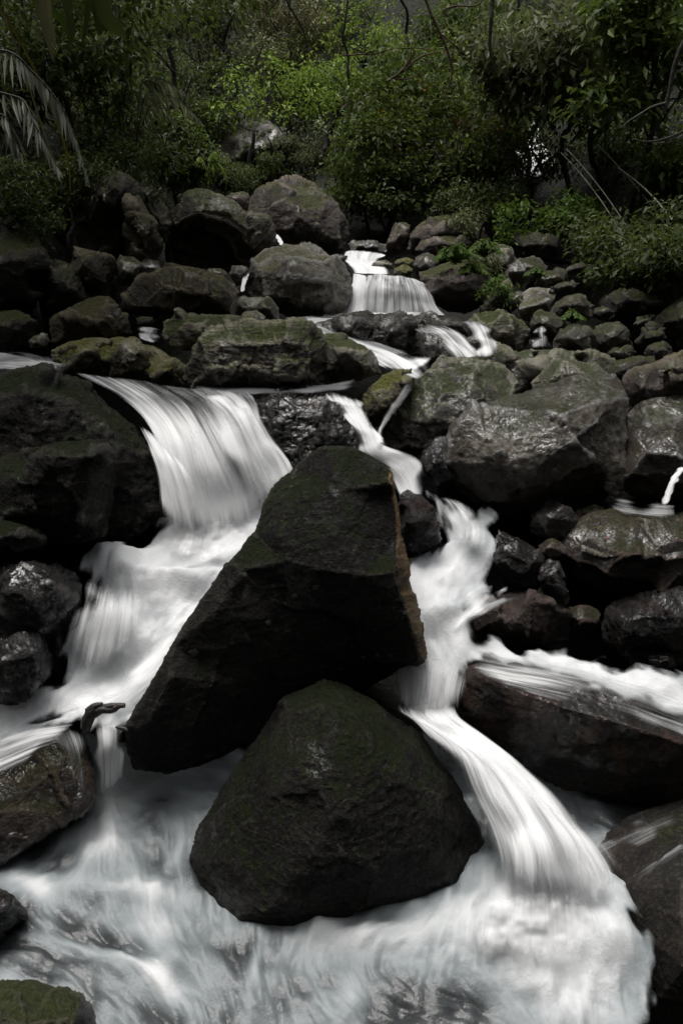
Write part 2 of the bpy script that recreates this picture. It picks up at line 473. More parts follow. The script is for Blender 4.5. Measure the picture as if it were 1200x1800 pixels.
def build_ground():
    xs = np.concatenate([np.linspace(-60, -8, 30)[:-1], np.linspace(-8, 8, 140), np.linspace(8, 60, 30)[1:]])
    ys = np.concatenate([np.linspace(-60, -2, 34)[:-1], np.linspace(-2, 16, 150), np.linspace(16, 60, 34)[1:]])
    X, Y = np.meshgrid(xs, ys)
    p = np.stack([X.ravel(), Y.ravel(), np.zeros(X.size)], -1)
    z = ground_z(p[:, 0], p[:, 1])
    z = z + 0.12 * fbm(p * 1.1, 4, 3) + 0.05 * fbm(p * 4, 3, 9)
    z = z - 0.02
    v = np.stack([p[:, 0], p[:, 1], z], -1)
    nx, ny = len(xs), len(ys)
    i, j = np.meshgrid(np.arange(nx - 1), np.arange(ny - 1))
    a = (j * nx + i).ravel()
    q = np.stack([a, a + 1, a + nx + 1, a + nx], -1)
    o = link('ground', mesh_from('ground', v, quads=q), ground_mat())
    tag(o, kind='structure')


build_ground()


# ------------------------------------------------------------------ rocks
def chaikin(pts, n=1, w=0.2):
    pts = np.asarray(pts, float)
    for _ in range(n):
        q = np.roll(pts, -1, 0)
        pts = np.stack([pts * (1 - w) + q * w, pts * w + q * (1 - w)], 1).reshape(-1, pts.shape[1])
    return pts


def densify(pts, s):
    out = []
    n = len(pts)
    for i in range(n):
        a, b = pts[i], pts[(i + 1) % n]
        k = max(1, int(round(np.hypot(*(b[:2] - a[:2])) / s)))
        for t in range(k):
            out.append(a + (b - a) * t / k)
    return np.array(out)


def inside_poly(poly, q):
    c = np.zeros(len(q), bool)
    n = len(poly); j = n - 1
    for i in range(n):
        xi, yi = poly[i, 0], poly[i, 1]; xj, yj = poly[j, 0], poly[j, 1]
        m = ((yi > q[:, 1]) != (yj > q[:, 1])) & (q[:, 0] < (xj - xi) * (q[:, 1] - yi) / (yj - yi + 1e-12) + xi)
        c ^= m; j = i
    return c


def dist_poly(poly, q):
    d = np.full(len(q), 1e9)
    n = len(poly)
    for i in range(n):
        a = poly[i, :2]; b = poly[(i + 1) % n, :2]
        ab = b - a; L = (ab ** 2).sum() + 1e-12
        t = np.clip(((q - a) @ ab) / L, 0, 1)
        d = np.minimum(d, np.hypot(q[:, 0] - a[0] - t * ab[0], q[:, 1] - a[1] - t * ab[1]))
    return d


def cdt(outline, pts):
    n = len(outline)
    vs = [Vector((float(a), float(b))) for a, b in outline[:, :2]] + [Vector((float(a), float(b))) for a, b in pts[:, :2]]
    ed = [(i, (i + 1) % n) for i in range(n)]
    r = delaunay_2d_cdt(vs, ed, [], 1, 1e-6)
    V = np.array([(v.x, v.y) for v in r[0]])
    orig = np.array([x[0] if len(x) else -1 for x in r[3]])
    T = np.array([f for f in r[2] if len(f) == 3], int)
    return V, T, orig


def interp_tri(cv, cz, ct, q):
    z = np.full(len(q), np.nan)
    for t in ct:
        a, b, c = cv[t[0]], cv[t[1]], cv[t[2]]
        det = (b[0] - a[0]) * (c[1] - a[1]) - (c[0] - a[0]) * (b[1] - a[1])
        if abs(det) < 1e-9:
            continue
        l1 = ((b[0] - q[:, 0]) * (c[1] - q[:, 1]) - (c[0] - q[:, 0]) * (b[1] - q[:, 1])) / det
        l2 = ((c[0] - q[:, 0]) * (a[1] - q[:, 1]) - (a[0] - q[:, 0]) * (c[1] - q[:, 1])) / det
        l3 = 1 - l1 - l2
        m = (l1 > -1e-4) & (l2 > -1e-4) & (l3 > -1e-4)
        z[m] = l1[m] * cz[t[0]] + l2[m] * cz[t[1]] + l3[m] * cz[t[2]]
    bad = np.isnan(z)
    if bad.any():
        for k in np.where(bad)[0]:
            j = np.argmin(((cv - q[k]) ** 2).sum(1)); z[k] = cz[j]
    return z


ROCKS = []


def vnormals(v, tris):
    a, b, c = v[tris[:, 0]], v[tris[:, 1]], v[tris[:, 2]]
    fn = np.cross(b - a, c - a)
    vn = np.zeros_like(v)
    for j in range(3):
        for cc in range(3):
            vn[:, cc] += np.bincount(tris[:, j], weights=fn[:, cc], minlength=len(v))
    return vn / np.maximum(np.linalg.norm(vn, axis=1, keepdims=True), 1e-12)


def rock(name, label, out, Y, T, mat, inner=None, side=None, s=None, amp=1.0, rim=0.06, smooth=2, cat='rock', group=None, seed=None, jit=1.0, ridge=0.4, facet=1.0, flat=1.0):
    mx_ = sum(p[0] for p in out) / len(out); my_ = sum(p[1] for p in out) / len(out)
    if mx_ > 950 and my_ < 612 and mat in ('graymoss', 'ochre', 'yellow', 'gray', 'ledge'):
        mat = 'bank'                            # right bank's shade painted in with a darker copy of the stone
    seed = seed if seed is not None else (len(ROCKS) * 13 + 5)
    lr = np.random.default_rng(seed)
    o = np.array([(p[0], p[1], p[2] if len(p) > 2 else np.nan) for p in out], float)
    x0, x1, y0, y1 = o[:, 0].min(), o[:, 0].max(), o[:, 1].min(), o[:, 1].max()
    size = math.sqrt((x1 - x0) * (y1 - y0))
    fd = (o[:, 1] - y0) / (y1 - y0)
    auto = T * (0.38 - 0.45 * fd)
    o[:, 2] = np.where(np.isnan(o[:, 2]), auto, o[:, 2])
    if inner is None:
        inner = []
        poly = o
        for fx in (0.22, 0.5, 0.78):
            fx2 = fx + lr.uniform(-0.08, 0.08)
            X = x0 + (x1 - x0) * fx2
            # vertical extent of the outline at X
            ys_ = np.linspace(y0, y1, 80)
            ins = inside_poly(poly, np.stack([np.full(80, X), ys_], -1))
            if ins.sum() < 4:
                continue
            ya, yb = ys_[ins].min(), ys_[ins].max()
            k = 1.0 if fx == 0.5 else 0.75
            inner.append((X, ya + (yb - ya) * (ridge + lr.uniform(-0.1, 0.1)), -0.5 * T * k))
            inner.append((X + lr.uniform(-0.05, 0.05) * (x1 - x0), ya + (yb - ya) * 0.8, -0.36 * T * k))
    s = s or max(2.2, size / 60)
    oc = chaikin(o, 1, 0.07)
    od = densify(oc, s)
    jn = size * 0.02 * jit
    qn = np.concatenate([od[:, :2] / (size * 0.22), np.full((len(od), 1), seed * 1.7)], 1)
    n1 = fbm(qn, 4, seed); n2 = fbm(qn + 31, 4, seed + 5)
    od[:, 0] += n1 * jn; od[:, 1] += n2 * jn
    ip = np.array(inner, float).reshape(-1, 3)
    cv, ct, co = cdt(oc, ip)
    allz = np.concatenate([oc[:, 2], ip[:, 2]])
    cz = np.array([allz[k] if k >= 0 else 0 for k in co])
    # fine points
    gx = np.arange(x0 + s / 2, x1, s); gy = np.arange(y0 + s / 2, y1, s * 0.87)
    GX, GY = np.meshgrid(gx, gy); GX = GX + (np.arange(len(gy)) % 2)[:, None] * s * 0.5
    q = np.stack([GX.ravel(), GY.ravel()], -1) + lr.uniform(-0.15, 0.15, (GX.size, 2)) * s
    q = q[inside_poly(od, q)]
    q = q[dist_poly(od, q) > 0.55 * s]
    V, Tr, orig = cdt(od, q)
    nb = len(od)
    d = dist_poly(od, V)
    bnd = (orig >= 0) & (orig < nb)
    d[bnd] = 0
    z = interp_tri(cv, cz, ct, V)
    zb = z.copy()
    e = np.concatenate([Tr[:, [0, 1]], Tr[:, [1, 2]], Tr[:, [2, 0]]])
    deg = np.bincount(e.ravel(), minlength=len(V)).astype(float)
    for _ in range(smooth):
        acc = np.bincount(e[:, 0], weights=z[e[:, 1]], minlength=len(V)) + np.bincount(e[:, 1], weights=z[e[:, 0]], minlength=len(V))
        z = np.where(bnd, z, 0.4 * z + 0.6 * acc / np.maximum(deg, 1))
    m_per_px = Y / F_PX
    rimpx = rim * size
    t = np.clip(d / rimpx, 0, 1)
    rm = rimpx * m_per_px * 1.1
    z = z + rm * (1 - np.sqrt(np.clip(1 - (1 - t) ** 2, 0, 1)))
    # z > 0 is farther; front surface
    Pf = P(V[:, 0], V[:, 1], Y + z)
    # back surface, coarser
    s2 = s * 3
    gx = np.arange(x0 + s2 / 2, x1, s2); gy = np.arange(y0 + s2 / 2, y1, s2)
    GX, GY = np.meshgrid(gx, gy)
    q2 = np.stack([GX.ravel(), GY.ravel()], -1)
    q2 = q2[inside_poly(od, q2)]
    q2 = q2[dist_poly(od, q2) > 0.8 * s2]
    V2, T2, orig2 = cdt(od, q2)
    b2 = (orig2 >= 0) & (orig2 < nb)
    d2 = dist_poly(od, V2); dm = max(d2.max(), 1)
    t2 = np.clip(d2 / dm, 0, 1)
    cz2 = interp_tri(cv, cz, ct, V2)
    bz = rm + np.maximum(cz2, o[:, 2].mean()) + T * 0.9 * np.sqrt(np.clip(1 - (1 - t2) ** 2, 0, 1))
    cx, cy = V2.mean(0)
    k = 0.25 * t2
    Pb = P(V2[:, 0] * (1 - k) + cx * k, V2[:, 1] * (1 - k) + cy * k, Y + bz)
    # merge: outline verts shared through orig index
    m1 = np.full(nb, -1)
    for i_, og in enumerate(orig):
        if 0 <= og < nb: m1[og] = i_
    idx2 = np.zeros(len(V2), int); extra = []
    nf = len(V)
    for i_, og in enumerate(orig2):
        if 0 <= og < nb and m1[og] >= 0:
            idx2[i_] = m1[og]
        else:
            idx2[i_] = nf + len(extra); extra.append(i_)
    allv = np.concatenate([Pf, Pb[extra]]) if extra else Pf

    def orient(tr, vv, towards):
        a, b, c = vv[tr[:, 0]], vv[tr[:, 1]], vv[tr[:, 2]]
        n = np.cross(b - a, c - a)
        f = ((CAM - a) * n).sum(1)
        fl = (f.sum() < 0) == towards
        return tr[:, ::-1] if fl else tr
    A = orient(Tr, Pf, True)
    B = idx2[T2]
    B = orient(B, allv, False)
    tris = np.concatenate([A, B])
    # chiselled facets: pull each patch towards its own mean plane
    K = int(np.clip(7 + (size / 30) * facet, 7, 34))
    sp_ = allv[lr.choice(len(allv), K, replace=False)]
    ext = (allv.max(0) - allv.min(0)).mean()
    wob = np.stack([vnoise(allv / ext * 5 + 7, seed), vnoise(allv / ext * 5 + 27, seed), vnoise(allv / ext * 5 + 47, seed)], -1) * ext * 0.07
    dd_ = ((allv + wob)[:, None, :] - sp_[None]) ** 2
    cell = dd_.sum(-1).argmin(1)
    vn = vnormals(allv, tris)
    cnt_ = np.maximum(np.bincount(cell, minlength=K), 1)[:, None]
    cc_ = np.stack([np.bincount(cell, weights=allv[:, j], minlength=K) for j in range(3)], -1) / cnt_
    cn_ = np.stack([np.bincount(cell, weights=vn[:, j], minlength=K) for j in range(3)], -1)
    cn_ /= np.maximum(np.linalg.norm(cn_, axis=1, keepdims=True), 1e-9)
    dpl = ((cc_[cell] - allv) * cn_[cell]).sum(1)
    dpl = np.clip(dpl, -0.12 * ext, 0.12 * ext) * (1.0 if size < 150 else 0.85) * flat
    isb = np.zeros(len(allv)); isb[m1[m1 >= 0]] = 1
    ee = np.concatenate([tris[:, [0, 1]], tris[:, [1, 2]], tris[:, [2, 0]]])
    dg_ = np.maximum(np.bincount(ee[:, 0], minlength=len(allv)), 1)
    for _ in range(3):
        isb = np.maximum(isb, 0.85 * np.bincount(ee[:, 0], weights=isb[ee[:, 1]], minlength=len(allv)) / dg_)
    dpl = dpl * (1 - 0.8 * np.clip(isb, 0, 1))
    mv = allv + vn * dpl[:, None]
    for _ in range(1):
        av_ = np.stack([np.bincount(ee[:, 0], weights=mv[ee[:, 1], j], minlength=len(mv)) for j in range(3)], -1) / dg_[:, None]
        mv = 0.5 * mv + 0.5 * av_
    allv = mv
    # displacement along normals
    for amp_, sc_, oc_, rg in ((0.018, 2.3, 3, True), (0.016, 7.0, 4, False), (0.011, 20.0, 3, True)):
        vn = vnormals(allv, tris)
        rs = 1.0 / max(0.25, size * m_per_px)        # rocks of every size get features in proportion
        pp = allv * sc_ * rs * np.array([1, 1, 1.5])
        nn = fbm(pp + seed, oc_, seed + 3, ridged=rg)
        allv = allv + vn * (nn * amp_ * amp / rs)[:, None]
    org = np.array([allv[:, 0].mean(), allv[:, 1].mean(), allv[:, 2].min()])
    me = mesh_from(name, allv - org, tris=tris)
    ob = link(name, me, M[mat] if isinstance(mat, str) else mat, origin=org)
    if side:                                    # a face of the rock with its own mineral colour
        me.materials.append(M[side[0]])
        line = np.array(side[1], float)
        cxy = V[Tr].mean(1)
        hit_ = (cxy[:, 0] > np.interp(cxy[:, 1], line[:, 1], line[:, 0]) + 1.2 * vnoise(np.stack([cxy[:, 1] / 9, cxy[:, 1] * 0, cxy[:, 1] * 0], -1), 3))
        mi = np.zeros(len(tris), np.int32); mi[:len(Tr)] = hit_
        me.polygons.foreach_set('material_index', mi)
    tag(ob, label, cat, group)
    ROCKS.append(ob)
    return ob


# --- the two dark boulders in the foreground
rock('boulder', 'huge black wedge-shaped boulder standing between the two white torrents',
     [(572, 782, .32), (620, 786, .32), (655, 800, .3), (688, 822, .28), (697, 860, .2), (704, 930, .12), (716, 1000, .08), (733, 1090, .04), (747, 1152, .02), (738, 1170, .05),
      (705, 1180, .10), (660, 1200, .12), (600, 1260, .1), (560, 1330, .1), (480, 1370, .08), (400, 1368, .0), (300, 1362, -.1), (232, 1352, -.2), (218, 1310, -.25), (222, 1275, -.25), (262, 1210, -.2), (300, 1140, -.15), (350, 1060, -.05), (400, 990, .05),
      (455, 935, .2), (460, 890, .3), (478, 855, .38), (510, 828, .42), (545, 795, .38)],
     3.3, 0.75, 'black',
     inner=[(500, 985, -.06), (560, 1003, -.12), (640, 1010, -.13), (695, 1005, -.12), (488, 940, .0), (500, 880, .15), (690, 850, .12), (600, 860, .12), (684, 826, .24),
            (722, 1090, -.14), (735, 1150, -.12), (690, 1150, -.1), (600, 1100, -.06), (500, 1120, -.06), (420, 1200, -.1), (330, 1290, -.22), (262, 1270, -.3), (300, 1190, -.25), (380, 1070, -.12), (430, 1000, -.04), (480, 1300, .0), (600, 1180, .02)],
     s=3.0, amp=0.4, rim=0.015, smooth=1, cat='boulder', jit=0.45, flat=0.35,
     side=('edge', [(684, 700), (684, 826), (694, 900), (699, 1005), (722, 1090), (738, 1155), (760, 1200)]))
rock('boulder', 'rounded black boulder with green moss on top, in front of the wedge-shaped boulder',
     [(565, 1192, .35), (600, 1200, .35), (640, 1225, .32), (700, 1258, .3), (740, 1290, .25), (775, 1340, .2), (805, 1390, .2), (838, 1450, .14), (862, 1505, .1), (856, 1575, .0), (760, 1600, -.12),
      (640, 1615, -.2), (500, 1650, -.3), (430, 1640, -.28), (370, 1580, -.15), (335, 1510, -.05), (345, 1460, .05), (380, 1400, .15), (430, 1320, .25), (480, 1250, .32), (520, 1215, .35)],
     2.74, 0.7, 'black',
     inner=[(560, 1240, .12), (620, 1280, .02), (700, 1350, -.04), (760, 1430, -.08), (520, 1350, -.1), (460, 1420, -.08), (600, 1420, -.2), (520, 1540, -.3), (660, 1530, -.26), (420, 1520, -.18), (760, 1530, -.15)],
     s=3.0, amp=0.6, rim=0.09, cat='boulder', jit=0.5, flat=0.5)
# --- left bank
rock('rock_ledge', 'broad mossy black ledge at the left edge that the main waterfall pours past',
     [(-80, 655, .5), (30, 648, .5), (80, 650, .5), (130, 660, .45), (190, 700, .35), (240, 738, .2), (280, 800, .1), (296, 850, 0), (292, 900, -.05), (260, 930, -.1), (230, 955, -.1), (180, 960, -.15), (100, 970, -.2), (0, 980, -.2), (-80, 960, -.2)],
     4.25, 0.8, 'black', inner=[(-20, 690, 0), (60, 690, -.05), (120, 710, -.02), (180, 760, -.08), (60, 800, -.15), (230, 830, -.1)], s=3.6, amp=0.9, cat='ledge')
rock('boulder', 'square-shouldered dark mossy boulder below the left ledge, above the small rounded one',
     [(-60, 830), (20, 800), (60, 790), (110, 775), (160, 768), (192, 785), (200, 830), (197, 890), (185, 935), (150, 955), (90, 965), (40, 960), (-60, 950)],
     3.85, 0.45, 'black', s=3.2, amp=0.9, cat='boulder', inner=[(100, 800, -.2), (170, 800, -.16), (60, 850, -.2), (20, 850, -.1), (140, 900, -.2), (95, 900, -.12), (40, 920, -.15)])
rock('boulder', 'small rounded mossy boulder at the left edge under the square-shouldered one',
     [(-60, 915), (0, 904), (45, 910), (70, 930), (76, 955), (60, 985), (0, 1000), (-60, 1000)], 3.65, 0.35, 'black', s=2.8, cat='boulder')
rock('boulder', 'glossy black wet boulder at the left edge beside the white turbulent water',
     [(-70, 985), (0, 982), (60, 978), (105, 990), (130, 1020), (140, 1050), (130, 1085), (95, 1130), (85, 1180), (60, 1215), (-70, 1230)],
     3.5, 0.5, 'wetblack', s=3, amp=1.6, cat='boulder', inner=[(20, 1010, -.1), (80, 1010, -.12), (110, 1050, -.12), (30, 1060, -.22), (80, 1090, -.15), (10, 1120, -.12), (50, 1160, -.18)])
rock('boulder', 'low wet black rock with glossy top under the glossy boulder, left edge',
     [(-70, 1125), (0, 1118), (50, 1105), (80, 1110), (92, 1150), (88, 1190), (40, 1230), (-70, 1260)], 3.25, 0.4, 'wetblack', s=3, amp=1.5, cat='rock')
rock('boulder', 'reddish brown wet rock at the lower left with thin water running over it',
     [(-90, 1330, .25), (0, 1300, .3), (60, 1285, .32), (120, 1275, .32), (150, 1285, .3), (160, 1330, .2), (163, 1400, .05), (155, 1420, 0), (100, 1450, -.1), (40, 1500, -.2), (-90, 1560, -.3)],
     2.95, 0.6, 'brown', inner=[(120, 1320, .12), (90, 1350, .0), (40, 1400, -.1), (0, 1425, -.16), (140, 1350, .05), (60, 1440, -.14), (-50, 1470, -.2)], s=3, amp=0.7, cat='boulder')
rock('rock', 'half-submerged dark rock at the left edge of the lower pool',
     [(-70, 1560), (0, 1560), (25, 1575), (40, 1600), (30, 1640), (10, 1660), (-70, 1680)], 2.45, 0.25, 'wetblack', s=3, cat='rock')
rock('boulder', 'mossy rock with yellow lichen spots in the bottom left corner of the pool',
     [(-90, 1730), (0, 1722), (60, 1728), (110, 1745), (150, 1775), (170, 1820), (160, 1900), (-90, 1900)], 1.98, 0.3, 'olive', s=3, cat='boulder')
# --- ledges in the middle
rock('rock_ledge', 'low ledge with a bright yellow lichen patch above the main waterfall lip',
     [(85, 612), (130, 600), (190, 590), (235, 597), (275, 612), (305, 628), (335, 655), (340, 690), (290, 682), (230, 672), (170, 662), (125, 650), (90, 635)],
     5.35, 0.5, 'yellow', s=2.6, amp=1.0, cat='ledge', jit=1.4)
rock('rock_ledge', 'flat wet ledge behind the mossy block, under the ochre boulder',
     [(285, 562), (320, 550), (380, 552), (450, 558), (510, 566), (540, 590), (480, 610), (400, 615), (300, 612), (284, 590)], 5.7, 0.5, 'ledge', s=2.5, cat='ledge', jit=1.3)
rock('rock_ledge', 'layered mossy block of dark rock in the middle, topped with green moss',
     [(335, 610), (350, 590), (400, 578), (450, 570), (500, 562), (530, 570), (555, 590), (575, 615), (590, 650), (585, 690), (520, 700), (440, 696), (340, 690), (318, 670)],
     5.1, 0.6, 'ledge', inner=[(370, 605, -.18), (440, 600, -.2), (520, 600, -.22), (550, 620, -.2), (350, 650, -.15), (440, 650, -.15), (540, 655, -.2), (380, 680, -.28), (480, 680, -.3)], s=2.6, amp=1.3, cat='ledge', jit=1.4)
rock('rock_ledge', 'sloping gray slab running down to the stream, right of the mossy block',
     [(545, 585), (600, 590), (640, 608), (668, 640), (672, 660), (610, 665), (590, 690), (560, 690), (540, 640)], 5.2, 0.4, 'ledge', s=2.6, cat='ledge')
rock('rock_ledge', 'dark wet rippled rock face between the main waterfall and the narrow chute',
     [(380, 690, .3), (440, 688, .3), (510, 682, .3), (570, 684, .3), (605, 700, .25), (625, 740, .15), (640, 790, .05), (650, 830, 0), (600, 850, -.05), (520, 850, -.1), (470, 850, -.1), (380, 830, 0)],
     4.6, 0.5, 'wetblack', inner=[(470, 715, .05), (540, 710, .05), (590, 730, .05), (520, 780, -.05), (590, 790, -.08)], s=2.6, amp=1.5, cat='rock')
rock('rock', 'tilted rock with yellow-green mossy top above the narrow chute',
     [(630, 716), (648, 684), (672, 660), (705, 643), (727, 645), (729, 665), (716, 690), (690, 722), (665, 752), (640, 745)], 4.95, 0.35, 'yellow', s=2.3, cat='rock', ridge=0.55)
rock('rock_ledge', 'wide rippled wet bedrock in the middle of the upper stream',
     [(535, 572), (580, 560), (640, 553), (700, 556), (740, 570), (790, 590), (835, 600), (850, 625), (790, 640), (720, 632), (660, 612), (600, 596), (545, 590)],
     6.0, 0.55, 'bedrock', s=2.4, amp=1.4, cat='ledge', jit=1.5)
rock('rock_ledge', 'low wet shelf of rock right below the small veil waterfall',
     [(700, 560), (740, 552), (800, 556), (835, 570), (850, 600), (800, 600), (740, 585)], 6.5, 0.35, 'bedrock', s=2.4, cat='ledge', jit=1.4)
# --- right middle
rock('boulder', 'slanted gray-green boulder right of the narrow chute, beside the largest right boulder',
     [(668, 775, 0), (676, 740, .05), (700, 705, .15), (735, 660, .25), (775, 620, .35), (830, 625, .35), (890, 645, .3), (915, 670, .2), (900, 700, .1), (850, 740, .05), (800, 790, 0), (775, 815, -.02), (720, 812, -.05), (690, 802, -.05)],
     4.95, 0.6, 'graymoss', inner=[(735, 700, .02), (745, 730, -.1), (790, 740, -.14), (840, 700, -.08), (800, 660, .08), (700, 770, -.08), (760, 775, -.1)], s=2.8, amp=0.9, cat='boulder')
rock('rock', 'dark wet brown rock squeezed under the slanted gray-green boulder',
     [(725, 850), (745, 800), (762, 765), (785, 765), (800, 800), (800, 860), (790, 890), (745, 885), (728, 870)], 4.5, 0.35, 'wetblack', s=2.6, cat='rock')
rock('boulder', 'largest boulder on the right, gray with brown patches and a black undercut',
     [(776, 815, 0), (780, 770, 0), (800, 745, .05), (850, 712, .15), (900, 695, .25), (960, 678, .35), (1040, 655, .45), (1080, 660, .4), (1097, 690, .3), (1098, 760, .15), (1090, 830, .15), (1060, 880, .2), (1000, 905, .2), (930, 915, .2), (880, 905, .15), (820, 870, .08), (790, 850, .03)],
     4.4, 0.8, 'gray', inner=[(840, 750, -.05), (870, 800, -.16), (940, 830, -.22), (985, 790, -.22), (1060, 730, -.05), (950, 740, -.06), (900, 740, -.02), (1030, 700, .1), (1085, 730, .1), (830, 830, -.08), (800, 790, -.04), (900, 870, -.04), (1000, 850, -.02), (890, 835, -.2)],
     s=3.0, amp=0.85, rim=0.08, cat='boulder', smooth=3)
rock('boulder', 'smooth gray boulder at the right edge next to the largest right boulder',
     [(1095, 730), (1130, 705), (1190, 690), (1280, 690), (1280, 880), (1200, 890), (1150, 885), (1100, 870), (1085, 820)], 4.6, 0.7, 'gray', s=3, amp=0.8, cat='boulder', ridge=0.6)
rock('boulder', 'long low dark boulder at the right edge above the smooth gray one',
     [(1090, 715), (1100, 665), (1150, 645), (1200, 628), (1290, 620), (1290, 700), (1190, 695), (1130, 712)], 5.0, 0.45, 'purple', s=2.8, cat='boulder')
rock('rock_ledge', 'broad flat mossy gray shelf behind the largest right boulder',
     [(770, 642), (830, 622), (900, 616), (980, 618), (1060, 625), (1110, 650), (1105, 700), (1040, 705), (950, 705), (890, 700), (830, 660)], 5.6, 0.6, 'graymoss', s=2.8, amp=1.3, cat='ledge', jit=1.3)
rock('rock', 'rounded mottled rock lying on the flat shelf behind the largest right boulder',
     [(930, 672), (960, 645), (1000, 632), (1040, 640), (1070, 658), (1080, 690), (1000, 700), (940, 700)], 5.2, 0.35, 'graymoss', s=2.6, cat='rock')
rock('rock', 'dark knobby rock at the back right of the flat shelf',
     [(1060, 660), (1075, 635), (1110, 625), (1150, 625), (1160, 645), (1120, 670), (1070, 680)], 5.5, 0.3, 'dim', s=2.6, cat='rock')
rock('rock', 'dark wet brown rock touching the right side of the black wedge-shaped boulder',
     [(700, 870), (715, 858), (740, 868), (762, 900), (772, 950), (765, 975), (740, 985), (710, 985), (700, 930)], 4.0, 0.35, 'wetblack', s=2.6, cat='rock')
rock('rock', 'pointed black wet rock with a white shining top beside the right torrent',
     [(872, 924), (900, 940), (940, 965), (955, 985), (945, 1015), (925, 1035), (890, 1030), (874, 1000)], 3.9, 0.3, 'wetblack', s=2.4, amp=1.3, cat='rock')
rock('rock', 'rough dark rock under the black undercut of the largest right boulder',
     [(930, 905), (965, 880), (1000, 890), (1030, 910), (1035, 940), (1010, 960), (960, 955), (935, 940)], 4.15, 0.3, 'wetblack', s=2.5, amp=1.4, cat='rock')
rock('stone', 'small brown stone wedged between the pointed rock and the leaf-strewn boulder',
     [(945, 960), (960, 948), (985, 950), (998, 962), (990, 985), (960, 985)], 3.95, 0.18, 'brown', s=2.2, cat='stone')
rock('boulder', 'flat-topped mossy brown boulder strewn with fallen leaves on the right',
     [(995, 935, .2), (1040, 920, .32), (1100, 912, .38), (1180, 900, .42), (1290, 890, .45), (1290, 1050, 0), (1200, 1048, 0), (1100, 1050, .02), (1040, 1040, .05), (1000, 1020, .08), (985, 970, .1)],
     3.9, 0.7, 'brown', inner=[(1020, 948, -.02), (1060, 965, -.1), (1130, 975, -.14), (1200, 960, -.12), (1250, 955, -.1), (1060, 1010, -.08), (1130, 1020, -.08), (1210, 1000, -.06)], s=2.8, amp=0.7, cat='boulder')
rock('rock', 'slim upright wet rock left of the leaf-strewn boulder',
     [(945, 1000), (965, 982), (985, 985), (993, 1020), (1000, 1060), (985, 1075), (960, 1050), (948, 1025)], 3.75, 0.2, 'wetblack', s=2.3, cat='rock')
rock('boulder', 'flat dark rock with water sliding over its left edge beside the right torrent',
     [(826, 1085, 0), (850, 1060, .1), (900, 1040, .2), (950, 1030, .25), (985, 1045, .2), (1000, 1080, .1), (1000, 1130, .05), (900, 1135, 0), (840, 1125, 0)],
     3.6, 0.5, 'slab', inner=[(870, 1070, -.05), (930, 1055, -.03), (965, 1060, -.02), (900, 1100, -.1)], s=2.6, amp=0.8, cat='rock')
rock('boulder', 'glossy brown-black rounded boulder at the right edge under the leaf-strewn one',
     [(1055, 1075), (1080, 1050), (1140, 1040), (1200, 1045), (1290, 1060), (1290, 1150), (1180, 1155), (1100, 1150), (1060, 1130)], 3.6, 0.5, 'wetblack', s=2.6, amp=1.3, cat='boulder')
rock('stone', 'reddish wet stone in the dark gap left of the glossy rounded boulder',
     [(990, 1075), (1020, 1060), (1050, 1070), (1058, 1100), (1030, 1115), (1000, 1105)], 3.75, 0.2, 'brown', s=2.3, cat='stone')
rock('stone', 'small rough wet stone poking out of the right-hand flow',
     [(1138, 1150), (1160, 1143), (1182, 1150), (1188, 1172), (1165, 1180), (1140, 1175)], 3.4, 0.12, 'wetblack', s=2.0, cat='stone')
rock('rock_ledge', 'long brown wet slab below the right-hand flow, with a pale wet edge',
     [(800, 1175, .35), (850, 1150, .45), (930, 1155, .45), (1060, 1180, .42), (1200, 1230, .32), (1330, 1270, .3), (1330, 1420, -.1), (1250, 1420, 0), (1100, 1420, .1), (1000, 1400, .15), (900, 1350, .2), (830, 1290, .3), (805, 1230, .3)],
     3.0, 0.8, 'slab', inner=[(855, 1190, .22), (900, 1212, .12), (980, 1240, .05), (1080, 1268, 0), (1180, 1300, -.06), (1280, 1335, -.1), (900, 1280, .14), (1050, 1340, .06), (1180, 1370, .0)], s=3.0, amp=0.6, cat='ledge', smooth=2, flat=0.3)
rock('boulder', 'big brown-black boulder at the bottom right beside the white plunge foam',
     [(1040, 1500, .45), (1090, 1440, .55), (1200, 1400, .6), (1330, 1380, .6), (1330, 1900, -.2), (1120, 1900, -.1), (1135, 1800, -.05), (1140, 1700, 0), (1110, 1630, .1), (1080, 1580, .25)],
     2.35, 0.6, 'smooth', inner=[(1130, 1560, .15), (1200, 1560, .05), (1200, 1700, -.15), (1250, 1480, .3)], s=3.4, amp=0.35, flat=0.35, cat='boulder')
